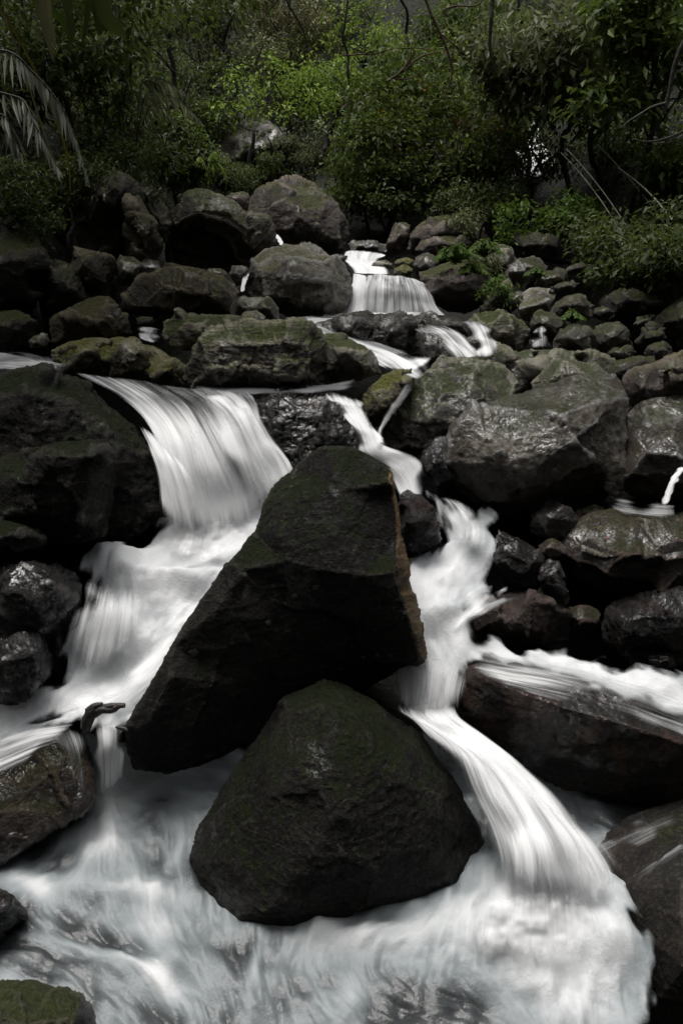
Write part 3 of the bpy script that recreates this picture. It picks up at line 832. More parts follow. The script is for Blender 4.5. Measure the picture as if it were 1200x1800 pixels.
# --- upper stream, centre
rock('boulder', 'pale gray boulder with cream blotches in the centre of the upper stream',
     [(428, 515), (435, 485), (450, 452), (465, 437), (500, 430), (540, 435), (575, 447), (600, 465), (615, 485), (619, 515), (605, 540), (560, 556), (510, 558), (480, 542), (445, 528)],
     7.0, 0.75, 'pale', s=2.4, amp=0.9, cat='boulder', ridge=0.45)
rock('boulder', 'large purple-brown slab-sided boulder at the top of the stream',
     [(434, 372), (445, 340), (470, 318), (505, 300), (522, 300), (552, 316), (580, 350), (606, 385), (614, 412), (602, 445), (570, 452), (520, 440), (478, 425), (450, 392)],
     9.0, 1.0, 'purple', inner=[(478, 360, -.2), (520, 330, .05), (555, 370, -.2), (500, 400, -.35), (560, 420, -.3), (590, 400, -.15), (525, 375, -.3)], s=2.4, amp=0.9, cat='boulder')
rock('boulder', 'boulder with a black hollow front and pale lit shoulder on the left',
     [(288, 405, .1), (298, 372, .25), (340, 348, .4), (375, 344, .4), (400, 358, .35), (430, 372, .3), (462, 388, .2), (478, 408, .1), (488, 430, .0), (462, 436, 0), (440, 462, .1), (400, 478, .1), (330, 478, .1), (290, 470, .1)],
     8.0, 0.95, 'ledge', inner=[(350, 372, -.3), (395, 380, -.36), (430, 405, -.34), (458, 428, -.3), (320, 385, -.15), (350, 420, .1), (400, 430, .12), (430, 445, .0), (350, 460, .2)], s=2.3, amp=0.8, cat='boulder', smooth=2)
rock('stone', 'small brown stone between the hollow-fronted boulder and the purple-brown one',
     [(396, 350), (405, 338), (428, 335), (440, 345), (438, 370), (420, 375), (400, 366)], 8.8, 0.3, 'purple', s=2, cat='stone')
rock('boulder', 'ochre-brown boulder with orange tint left of the pale gray boulder',
     [(215, 538), (228, 520), (248, 500), (285, 474), (320, 469), (360, 478), (400, 488), (422, 512), (418, 535), (400, 552), (350, 555), (300, 558), (270, 576), (232, 562)],
     6.6, 0.6, 'ochre', inner=[(280, 505, -.2), (330, 510, -.28), (385, 520, -.2), (250, 530, -.1), (300, 540, -.12), (370, 540, -.16)], s=2.3, amp=0.9, cat='boulder')
rock('boulder', 'angular tan boulder with a pointed top on the left, above the yellow-patched ledge',
     [(88, 568), (96, 552), (120, 542), (145, 528), (172, 517), (192, 520), (206, 535), (222, 558), (236, 584), (232, 592), (195, 590), (150, 600), (90, 604)],
     6.1, 0.5, 'ochre', inner=[(120, 560, -.15), (150, 573, -.22), (160, 545, -.08), (192, 560, -.22), (205, 580, -.2), (185, 530, .0), (130, 590, -.05)], s=2.2, amp=1.0, cat='boulder')
rock('rock', 'low mottled rock between the ochre boulder and the pale gray boulder',
     [(402, 540), (415, 525), (445, 521), (475, 525), (492, 542), (492, 562), (450, 562), (405, 560)], 6.3, 0.35, 'graymoss', s=2.2, cat='rock')
rock('stone', 'small mossy stone peeping over the ochre boulder',
     [(355, 480), (368, 470), (388, 470), (402, 480), (400, 495), (370, 492)], 7.2, 0.25, 'graymoss', s=2, cat='stone')
rock('stone', 'small upright gray stone beside the little left trickle',
     [(402, 480), (408, 467), (425, 464), (436, 472), (432, 500), (415, 505)], 7.1, 0.22, 'gray', s=2, cat='stone')
rock('cliff_face', 'tall dark slab with a black hollow on the left bank under the foliage',
     [(130, 360), (150, 325), (185, 308), (220, 322), (238, 345), (230, 400), (232, 440), (228, 480), (170, 470), (125, 455)], 7.6, 0.9, 'dim',
     inner=[(175, 335, -.3), (205, 345, -.35), (170, 400, .1), (210, 420, -.2)], s=2.6, amp=1.0, cat='rock')
rock('cliff_face', 'leaning olive slab right of the black hollow on the left bank',
     [(212, 330), (230, 322), (252, 350), (268, 385), (278, 430), (280, 475), (240, 478), (222, 450), (225, 380)], 7.4, 0.6, 'ochre', s=2.3, amp=0.9, cat='rock')
rock('cliff_face', 'narrow mossy slab leaning behind the olive slab on the left bank',
     [(230, 318), (250, 315), (280, 350), (298, 370), (296, 430), (280, 430), (262, 385)], 8.0, 0.5, 'ledge', s=2.3, cat='rock')
rock('rock', 'reddish brown mossy rock left of the stream at the foot of the dark slab',
     [(125, 428), (150, 432), (190, 440), (203, 458), (200, 500), (190, 525), (160, 520), (130, 490)], 6.9, 0.5, 'ochre', s=2.3, cat='rock')
rock('stone', 'mossy black stone at the foot of the olive slab',
     [(203, 462), (210, 446), (235, 448), (248, 462), (240, 500), (208, 505)], 7.0, 0.3, 'graymoss', s=2.1, cat='stone')
rock('stone', 'bluish gray stone beside the mossy black stone at the foot of the slab',
     [(243, 462), (255, 453), (280, 458), (286, 475), (270, 490), (248, 482)], 7.1, 0.3, 'gray', s=2.1, cat='stone')
rock('stone', 'low green-topped stone left of the ochre boulder',
     [(228, 500), (240, 485), (262, 480), (278, 485), (262, 505), (240, 515)], 6.8, 0.25, 'graymoss', s=2.1, cat='stone')
rock('cliff_face', 'dark cliff outcrop at the far left edge with a paler vertical rim',
     [(-60, 410), (0, 405), (45, 400), (75, 420), (80, 460), (72, 510), (60, 545), (0, 560), (-60, 560)], 6.6, 0.7, 'dim', s=2.8, amp=1.2, cat='rock')
rock('rock', 'dark broken rocks behind the angular tan boulder on the left',
     [(70, 470), (95, 450), (125, 460), (150, 500), (160, 530), (120, 545), (95, 560), (70, 560)], 6.7, 0.5, 'dim', s=2.6, amp=1.5, cat='rock')
rock('rock', 'brownish rock at the waterline of the far left edge',
     [(-60, 560), (0, 548), (30, 545), (55, 555), (62, 590), (50, 612), (0, 618), (-60, 618)], 6.0, 0.4, 'dim', s=2.4, amp=1.4, cat='rock')
rock('stone', 'flat dark stone in the shallow water at left below the angular tan boulder',
     [(50, 600), (62, 588), (85, 585), (90, 600), (75, 612), (52, 612)], 5.8, 0.15, 'graymoss', s=2, cat='stone')
# --- top of the stream, right of centre
rock('rock', 'dark humped rock under the small veil waterfall',
     [(640, 560), (642, 510), (650, 490), (680, 485), (715, 488), (740, 500), (755, 520), (765, 545), (785, 565), (720, 575)], 7.45, 0.5, 'wetblack', s=2.1, amp=0.7, cat='rock')
rock('rock', 'upright gray stone leaning right of the top cascade',
     [(680, 432), (686, 405), (695, 390), (712, 390), (721, 396), (717, 415), (702, 438), (690, 455), (680, 450)], 8.9, 0.3, 'purple', s=2, cat='rock')
rock('boulder', 'broad mossy brown boulder behind the leaning stone at the top right of the stream',
     [(712, 440), (720, 412), (745, 390), (780, 376), (815, 378), (845, 392), (858, 420), (840, 450), (780, 455), (735, 452)], 9.5, 0.8, 'purple', s=2.3, cat='boulder')
rock('rock', 'low reddish rock just in front of the broad mossy brown boulder',
     [(728, 440), (740, 420), (770, 410), (800, 415), (830, 425), (820, 450), (770, 455), (730, 455)], 9.0, 0.5, 'purple', s=2.2, cat='rock')
rock('stone', 'smooth round-topped stone above the small veil waterfall',
     [(727, 470), (728, 452), (742, 444), (762, 446), (772, 460), (768, 480), (740, 485)], 7.9, 0.35, 'gray', s=2, cat='stone')
rock('stone', 'mossy yellow-green stone just right of the top cascade',
     [(690, 465), (698, 455), (715, 451), (728, 458), (728, 470), (700, 472)], 8.1, 0.25, 'yellow', s=2, cat='stone')
rock('stone', 'olive stone under the mossy yellow-green stone by the top cascade',
     [(688, 485), (692, 470), (712, 464), (726, 472), (722, 488), (700, 490)], 7.9, 0.25, 'yellow', s=2, cat='stone')
rock('stone', 'low dark stone in the middle of the top cascade',
     [(647, 470), (655, 461), (675, 456), (690, 462), (690, 472), (665, 474)], 8.0, 0.2, 'graymoss', s=1.8, cat='stone')
rock('stone', 'wet gray stone at the very top of the cascade',
     [(610, 428), (620, 422), (650, 424), (680, 428), (682, 444), (650, 446), (618, 444)], 8.9, 0.3, 'gray', s=1.8, cat='stone')
rock('boulder', 'smooth sloping slab right of the small veil waterfall, below the ferns',
     [(735, 478), (760, 470), (800, 455), (840, 460), (870, 490), (855, 520), (835, 545), (815, 555), (785, 550), (760, 525)], 7.3, 0.6, 'purple', s=2.2, amp=0.5, cat='boulder')
rock('boulder', 'rounded boulder covered with creeping plants behind the ferns',
     [(840, 480), (845, 450), (865, 430), (885, 427), (905, 438), (915, 460), (900, 485), (870, 500)], 8.0, 0.5, 'graymoss', s=2.1, cat='boulder')
rock('rock', 'gray saddle-shaped rock right of the plant-covered boulder',
     [(880, 488), (890, 465), (915, 460), (935, 448), (950, 452), (962, 470), (950, 490), (915, 500)], 7.7, 0.45, 'gray', s=2, cat='rock')
rock('rock', 'mossy wedge of rock below the saddle-shaped rock on the right bank',
     [(935, 500), (950, 480), (975, 472), (995, 475), (1002, 495), (975, 505)], 7.4, 0.35, 'graymoss', s=2, cat='rock')
rock('boulder', 'bright flat-faced wet gray boulder in the middle of the right bank',
     [(912, 560), (908, 535), (918, 512), (945, 502), (968, 502), (985, 512), (972, 530), (960, 550), (930, 568)], 6.9, 0.4, 'pale', s=2.1, cat='boulder', ridge=0.6)
rock('rock', 'smooth gray stone touching the left of the bright flat-faced boulder',
     [(886, 535), (892, 515), (912, 509), (925, 515), (912, 540), (900, 550)], 7.0, 0.3, 'gray', s=2, cat='rock')
rock('rock', 'mossy green bank rock below the plant-covered boulder',
     [(840, 555), (855, 520), (870, 500), (895, 490), (905, 510), (885, 540), (880, 562)], 7.1, 0.4, 'ledge', s=2.1, cat='rock')
rock('rock', 'gray wedge rock right of the bright flat-faced boulder',
     [(965, 505), (985, 495), (1005, 492), (1018, 498), (1005, 515), (985, 518)], 7.1, 0.3, 'gray', s=2, cat='rock')
rock('boulder', 'mossy boulder with pale edge right of the bright flat-faced boulder',
     [(963, 545), (975, 528), (1000, 520), (1030, 522), (1048, 535), (1042, 560), (1000, 565), (970, 560)], 6.7, 0.4, 'graymoss', s=2.1, cat='boulder')
rock('rock', 'dark wedge rock under the bright flat-faced boulder',
     [(930, 575), (935, 550), (950, 542), (975, 552), (995, 570), (985, 600), (950, 600)], 6.5, 0.35, 'graymoss', s=2.1, cat='rock')
rock('boulder', 'wet mossy boulder right of the side cascade, left of the tiny trickle',
     [(822, 565), (830, 548), (850, 545), (890, 550), (920, 562), (935, 590), (925, 618), (870, 620), (850, 600)], 6.4, 0.45, 'ledge', s=2.2, amp=1.2, cat='boulder')
rock('stone', 'small black wet stone splitting the tiny trickle',
     [(925, 612), (930, 596), (945, 592), (962, 598), (970, 612), (950, 622)], 6.2, 0.2, 'wetblack', s=2, cat='stone')
rock('boulder', 'brown mossy boulder right of the tiny trickle',
     [(966, 618), (975, 592), (995, 572), (1030, 570), (1048, 582), (1058, 612), (1040, 626), (990, 625)], 6.1, 0.45, 'ochre', s=2.1, cat='boulder')
rock('boulder', 'angular boulder with a reddish top on the right bank, behind the brown mossy one',
     [(1040, 590), (1045, 572), (1065, 564), (1088, 565), (1098, 585), (1118, 612), (1100, 622), (1050, 622)], 6.2, 0.4, 'ochre', s=2.1, cat='boulder')
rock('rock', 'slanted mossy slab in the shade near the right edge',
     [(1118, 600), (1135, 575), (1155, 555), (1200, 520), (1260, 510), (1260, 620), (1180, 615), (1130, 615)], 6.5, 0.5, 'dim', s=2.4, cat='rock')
rock('rock', 'greenish rock chip leaning on the slanted slab near the right edge',
     [(1108, 575), (1120, 558), (1150, 548), (1152, 556), (1130, 578)], 6.6, 0.2, 'ochre', s=2, cat='rock')
rock('stone', 'round mossy stone below the slanted slab near the right edge',
     [(1128, 622), (1140, 605), (1165, 598), (1182, 608), (1188, 630), (1150, 640)], 5.9, 0.25, 'dim', s=2.1, cat='stone')
rock('stone', 'small greenish stone at the right edge next to the round mossy stone',
     [(1160, 645), (1168, 625), (1190, 618), (1225, 622), (1225, 645)], 5.7, 0.25, 'ochre', s=2.1, cat='stone')
rock('stone', 'low dark stone behind the flat shelf on the right bank',
     [(1065, 622), (1075, 610), (1105, 608), (1120, 618), (1110, 630), (1070, 632)], 5.9, 0.2, 'dim', s=2.1, cat='stone')
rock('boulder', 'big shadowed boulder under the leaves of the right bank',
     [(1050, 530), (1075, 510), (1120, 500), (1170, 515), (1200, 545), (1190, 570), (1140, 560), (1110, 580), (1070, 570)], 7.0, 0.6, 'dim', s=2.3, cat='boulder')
rock('rock', 'yellowish mossy rock half hidden by leaves on the right bank',
     [(1068, 498), (1075, 478), (1100, 468), (1125, 478), (1128, 505), (1095, 512)], 7.5, 0.4, 'yellow', s=2.1, cat='rock')
rock('boulder', 'black overhanging boulder beneath the pale green bush on the right bank',
     [(890, 430), (905, 415), (935, 408), (975, 412), (1010, 430), (1005, 465), (970, 465), (930, 450), (900, 445)], 8.8, 0.6, 'dim', s=2.2, cat='boulder')
rock('stone', 'narrow gray stone under the leaves right of the mossy wedge',
     [(985, 480), (1000, 466), (1022, 460), (1035, 468), (1015, 485)], 7.6, 0.2, 'gray', s=2, cat='stone')
rock('boulder', 'huge pale-topped gray boulder behind the trees in the top centre',
     [(378, 310), (382, 235), (392, 208), (430, 200), (474, 208), (505, 235), (530, 275), (530, 320)], 11.9, 1.6, 'gray', s=2.6, amp=0.5, cat='boulder')

# group of loose stones filling the gaps of the right bank and left bank
fill = [f_ for f_ in [(1010, 545, 7.0, 16), (1030, 505, 7.3, 15), (1060, 550, 6.8, 18), (900, 575, 6.8, 12), (1000, 605, 6.5, 14), (870, 470, 8.2, 14), (1150, 590, 6.3, 16), (1020, 470, 8.0, 14),
        (1090, 600, 6.3, 15), (985, 535, 7.2, 13), (660, 460, 8.6, 9), (400, 505, 6.9, 12), (255, 565, 6.3, 13), (300, 470, 7.6, 15), (195, 540, 6.5, 13), (905, 1020, 4.1, 20), (1005, 985, 4.1, 20),
        (1040, 905, 4.4, 22), (600, 455, 8.2, 10), (1180, 560, 7.0, 18), (1130, 530, 7.4, 18), (1170, 700, 5.2, 22), (110, 590, 6.4, 14), (15, 590, 6.3, 16)] if f_[0] < 880 or f_[3] > 15]
for k, (fx, fy, fY, r) in enumerate(fill):
    lr = np.random.default_rng(500 + k)
    n = 8
    a = np.sort(lr.uniform(0, 2 * math.pi / n, n) + np.arange(n) * 2 * math.pi / n)
    rr = r * lr.uniform(0.75, 1.2, n)
    rock('stone', 'loose dark stone wedged in a gap between the bank boulders',
         [(fx + rr[i] * 1.25 * math.cos(a[i]), fy + rr[i] * 0.85 * math.sin(a[i])) for i in range(n)], fY, r * 2 * fY / F_PX * 0.8,
         ['dim', 'dim', 'ledge'][k % 3], s=2.3, cat='stone', group='loose stones filling the gaps of the banks')


# ------------------------------------------------------------------ water
def catmull(A, n):
    """A: (k, ...) control rows -> n samples"""
    k = len(A)
    t = np.linspace(0, k - 1, n); i = np.clip(t.astype(int), 0, k - 2); f = t - i
    f = f.reshape((-1,) + (1,) * (A.ndim - 1))
    p0 = A[np.clip(i - 1, 0, k - 1)]; p1 = A[i]; p2 = A[i + 1]; p3 = A[np.clip(i + 2, 0, k - 1)]
    return 0.5 * (2 * p1 + (p2 - p0) * f + (2 * p0 - 5 * p1 + 4 * p2 - p3) * f ** 2 + (3 * p1 - p0 - 3 * p2 + p3) * f ** 3)


WN = [0]


def sheet(name, rows, mat, nu=60, nv=90, cover=None, foam=None, edge=0.12, ends=(0.08, 0.1), bulge=0.0, disp=0.02, dsc=(7, 1.5), coverv=None, edges=None, ragged=0.7, coveru=None, halo=0.0):
    """flowing water. rows: list along the flow; each a list of (px, py, Y) across it"""
    if halo:
        wr = []
        for r_ in rows:
            a = np.array(r_, float); c_ = a.mean(0)
            b = c_ + (a - c_) * (1 + halo); b[:, 2] = a[:, 2] - 0.02
            wr.append([tuple(t) for t in b])
        sheet(name, wr, mat, nu // 2, nv // 2, None, foam, 0.25, (max(ends[0], .1), .3), bulge, disp, dsc, [min(0.62, 0.62 * (c or 1)) for c in (coverv or [1, 1])], None, 1.0)
    WN[0] += 1; sd_ = WN[0] * 7
    R = np.array([catmull(np.array(r, float), nu) for r in rows])        # (k, nu, 3)
    G = catmull(R, nv)                                                   # (nv, nu, 3)
    pts = P(G[..., 0], G[..., 1], G[..., 2])
    u = np.linspace(0, 1, nu)[None, :] * np.ones((nv, 1)); v = np.linspace(0, 1, nv)[:, None] * np.ones((1, nu))
    wid = np.linalg.norm(np.diff(pts, axis=1), axis=2).sum(1).mean()
    seg = np.linalg.norm(np.diff(pts[:, nu // 2], axis=0), axis=1)
    vm = np.concatenate([[0], np.cumsum(seg)])[:, None] * np.ones((1, nu))
    um = u * wid
    # displacement along an approximate normal: towards camera and up
    q = np.stack([um.ravel() * dsc[0], vm.ravel() * dsc[1], np.full(um.size, sd_ * 1.3)], -1)
    n = fbm(q, 4, sd_).reshape(um.shape)
    du = np.gradient(pts, axis=1); dv = np.gradient(pts, axis=0)
    nrm = np.cross(du, dv); nrm /= np.maximum(np.linalg.norm(nrm, axis=2, keepdims=True), 1e-9)
    sgn = np.sign((nrm * (CAM - pts)).sum(-1).mean()) or 1
    nrm = nrm * sgn
    pts = pts + nrm * (n * disp + bulge * np.sin(np.pi * u))[..., None]
    e0, e1 = edges if edges else (edge, edge)
    e0, e1 = min(0.48, e0 * 1.9), min(0.48, e1 * 1.9)
    ends = (min(0.48, ends[0] * 1.6), min(0.48, ends[1] * 1.9))
    wv = vm / max(wid, 0.05)
    w0 = 1 + 0.9 * vnoise(np.stack([wv.ravel() * 2.2, wv.ravel() * 0 + sd_, wv.ravel() * 0], -1), sd_).reshape(u.shape) * ragged
    w1 = 1 + 0.9 * vnoise(np.stack([wv.ravel() * 2.2, wv.ravel() * 0 + sd_ + 9, wv.ravel() * 0], -1), sd_).reshape(u.shape) * ragged
    e0 = e0 * w0 + 1e-3; e1 = e1 * w1 + 1e-3
    ce = np.minimum(np.clip(u / e0, 0, 1) ** 2 * (3 - 2 * np.clip(u / e0, 0, 1)), np.clip((1 - u) / e1, 0, 1) ** 2 * (3 - 2 * np.clip((1 - u) / e1, 0, 1)))
    cv_ = np.minimum(sstep(0, max(ends[0], 1e-3), v) if ends[0] > 0 else 1, sstep(0, max(ends[1], 1e-3), 1 - v) if ends[1] > 0 else 1)
    C = 1.0 if cover is None else cover
    if coverv is not None:
        C = np.interp(v, np.linspace(0, 1, len(coverv)), coverv)
    if coveru is not None:
        C = C * np.interp(u, np.linspace(0, 1, len(coveru)), coveru)
    cov = ce * cv_ * C
    fo = foam if foam is not None else [0.75]
    Fm = np.interp(v, np.linspace(0, 1, len(fo)), fo)
    i, j = np.meshgrid(np.arange(nu - 1), np.arange(nv - 1))
    a = (j * nu + i).ravel()
    qd = np.stack([a, a + 1, a + nu + 1, a + nu], -1)
    org = pts.reshape(-1, 3).mean(0)
    me = mesh_from(name, pts.reshape(-1, 3) - org, quads=qd)
    add_uv(me, np.stack([um.ravel() + sd_, vm.ravel()], -1))
    add_attr(me, 'cover', cov.ravel()); add_attr(me, 'foam', Fm.ravel())
    o = link(name, me, W[mat], origin=org)
    tag(o, kind='structure')
    return o


# main waterfall, left
sheet('waterfall', [[(110, 648, 4.85), (200, 660, 4.85), (290, 674, 4.85), (370, 682, 4.85), (445, 688, 4.8)],
                    [(185, 684, 4.62), (265, 700, 4.6), (345, 708, 4.6), (405, 706, 4.6), (452, 706, 4.62)],
                    [(240, 728, 4.42), (310, 752, 4.38), (375, 755, 4.4), (428, 740, 4.45), (462, 734, 4.5)],
                    [(272, 780, 4.28), (330, 815, 4.22), (405, 815, 4.25), (452, 785, 4.35), (482, 768, 4.42)],
                    [(288, 850, 4.2), (352, 885, 4.15), (430, 875, 4.2), (478, 830, 4.3), (508, 805, 4.35)],
                    [(292, 925, 4.12), (365, 960, 4.08), (440, 940, 4.12), (490, 885, 4.22), (528, 838, 4.28)]],
      'fall', nu=130, nv=120, foam=[0.1, 0.3, 0.75, 1.0, 1.1, 1.2], edge=0.05, ends=(0.03, 0.12), disp=0.02, coverv=[0.5, 0.6, 0.9, 1, 1, 1], coveru=[.9, 1, 1, .95, .8, .68, .75, .9, 1, 1, .9], halo=0.08)
# second veil of the main waterfall, white from the lip
sheet('waterfall', [[(318, 680, 4.7), (370, 688, 4.68), (440, 694, 4.62)], [(350, 725, 4.42), (410, 728, 4.42), (455, 722, 4.46)], [(378, 790, 4.22), (440, 790, 4.28), (480, 770, 4.36)],
                    [(400, 870, 4.12), (465, 850, 4.2), (512, 815, 4.28)], [(410, 940, 4.05), (480, 900, 4.15), (530, 850, 4.22)]],
      'fall', nu=60, nv=90, foam=[0.7, 0.9, 1.0], edge=0.25, ends=(0.06, 0.2), cover=0.75)
sheet('waterfall', [[(236, 738, 4.38), (262, 750, 4.36), (290, 770, 4.33)], [(262, 800, 4.2), (300, 815, 4.16), (340, 830, 4.13)], [(278, 870, 4.08), (320, 890, 4.04), (375, 900, 4.0)],
                    [(270, 930, 4.0), (330, 960, 3.98), (390, 970, 3.96)]], 'fall', nu=50, nv=80, foam=[0.8, 1.0], edge=0.3, ends=(0.1, 0.2), cover=0.8)


# turbulent white water, built as flow grids with line-convolved foam
def lic(shape, vx, vy, steps, seed, scale):
    """noise smeared along a vector field given in cell units"""
    ny, nx = shape
    r = np.random.default_rng(seed)
    base = r.random((ny, nx))
    jj, ii = np.meshgrid(np.arange(nx), np.arange(ny))
    if scale > 1:
        base = fbm(np.stack([jj.ravel() / scale, ii.ravel() / scale, np.full(nx * ny, seed * 1.1)], -1), 2, seed).reshape(ny, nx) * 0.5 + 0.5
    acc = base.copy(); cnt = 1.0
    for s_ in (1, -1):
        X = jj.astype(float); Y_ = ii.astype(float)
        for k in range(steps):
            xi = np.clip(X, 0, nx - 1).astype(int); yi = np.clip(Y_, 0, ny - 1).astype(int)
            X = X + s_ * vx[yi, xi]; Y_ = Y_ + s_ * vy[yi, xi]
            xi = np.clip(X, 0, nx - 1).astype(int); yi = np.clip(Y_, 0, ny - 1).astype(int)
            w = 1 - k / steps
            acc += base[yi, xi] * w; cnt += w
    out = acc / cnt
    return (out - out.mean()) / (out.std() + 1e-9)


def norm_flow(pxg, pyg, arrows):
    """blend authored flow arrows (px, py, dx, dy) into a unit field"""
    vx = np.zeros_like(pxg); vy = np.zeros_like(pxg); w = np.zeros_like(pxg)
    for (a, b, dx, dy) in arrows:
        L = math.hypot(dx, dy); d2 = (pxg - a) ** 2 + (pyg - b) ** 2
        k = 1.0 / (d2 + 900) ** 1.4
        vx += k * dx / L; vy += k * dy / L; w += k
    m = np.maximum(np.hypot(vx, vy), 1e-12)
    return vx / m, vy / m


def flow_sheet(name, x0, x1, y0, y1, step, depth_rows, arrows, blobs, base_foam, cover_fn, relief, seed, mounds=(), streak=1.0):
    """water surface over a window of the stream bed; depth_rows: [(py, [(px, Y)...])...] gives its real distance"""
    nx = int((x1 - x0) / step) + 1; ny = int((y1 - y0) / step) + 1
    gx, gy = np.meshgrid(np.linspace(x0, x1, nx), np.linspace(y0, y1, ny))
    rows = []
    for (py, ls) in depth_rows:
        rows.append(np.interp(np.linspace(x0, x1, nx), [a for a, _ in ls], [b for _, b in ls]))
    rows = np.array(rows); pys = np.array([r[0] for r in depth_rows])
    Y = np.empty_like(gx)
    for j in range(ny):
        py = gy[j, 0]
        k = int(np.clip(np.searchsorted(pys, py) - 1, 0, len(pys) - 2))
        t = (py - pys[k]) / (pys[k + 1] - pys[k]); t = np.clip(t, 0, 1)
        Y[j] = rows[k] * (1 - t) + rows[k + 1] * t
    # soften the creases
    for _ in range(14):
        Yp = np.pad(Y, 1, mode='edge')
        Y = (Yp[:-2, 1:-1] + Yp[2:, 1:-1] + Yp[1:-1, :-2] + Yp[1:-1, 2:] + 2 * Y) / 6
    vx, vy = norm_flow(gx, gy, arrows)
    s1 = lic(gx.shape, vx, vy, 12, seed, 1)
    s2 = lic(gx.shape, vx, vy, 10, seed + 1, 5)
    s3 = lic(gx.shape, vx, vy, 12, seed + 2, 14)
    s4 = fbm(np.stack([gx.ravel() / 90, gy.ravel() / 60, gx.ravel() * 0 + seed], -1), 4, seed + 4).reshape(gx.shape)
    foam = np.full_like(gx, base_foam)
    for (a, b, rx, ry, ang, amt) in blobs:
        ca, sa = math.cos(math.radians(ang)), math.sin(math.radians(ang))
        X_ = (gx - a) * ca + (gy - b) * sa; Y_ = -(gx - a) * sa + (gy - b) * ca
        foam += amt * np.exp(-(X_ / rx) ** 2 - (Y_ / ry) ** 2)
    foam = foam + streak * (0.010 * s1 + 0.028 * s2 + 0.06 * s3 + 0.26 * s4)
    pts = P(gx, gy, Y)
    h = relief * (0.3 * s3 + 0.12 * s2 + 0.02 * s1)
    for (a, b, rx, ry, hh) in mounds:
        h += hh * np.exp(-((gx - a) / rx) ** 2 - ((gy - b) / ry) ** 2)
    q = pts.reshape(-1, 3) * 5
    h += relief * 1.6 * fbm(q, 3, seed + 9).reshape(gx.shape)
    pts = pts + np.array([0, 0, 1.0]) * h[..., None]
    cov = cover_fn(gx, gy, s2, s3)
    i, j = np.meshgrid(np.arange(nx - 1), np.arange(ny - 1))
    a = (j * nx + i).ravel()
    keep = (np.maximum.reduce([cov.ravel()[a], cov.ravel()[a + 1], cov.ravel()[a + nx], cov.ravel()[a + nx + 1]]) > 0.001)
    a = a[keep]
    qd = np.stack([a, a + nx, a + nx + 1, a + 1], -1)
    org = pts.reshape(-1, 3).mean(0)
    me = mesh_from(name, pts.reshape(-1, 3) - org, quads=qd)
    add_attr(me, 'foam', foam.ravel()); add_attr(me, 'cover', np.clip(cov, 0, 1).ravel())
    o = link(name, me, POOL, origin=org)
    tag(o, kind='structure')
    return o


POOL = pool_mat()


def poly_cover(poly, soft, ragged=0.0):
    poly = np.array(poly, float)

    def f(gx, gy, s2, s3):
        q = np.stack([gx.ravel(), gy.ravel()], -1)
        d = dist_poly(poly, q) * np.where(inside_poly(poly, q), 1, -1)
        d = d.reshape(gx.shape) + ragged * (s2 * 0.6 + s3 * 0.4)
        return sstep(0, soft, d)
    return f


def zY(py, z):
    """distance at which the ray through row py meets height z"""
    e = -PITCH - math.atan((py - 900) / F_PX)
    return (CAM[2] - z) / -math.tan(e)


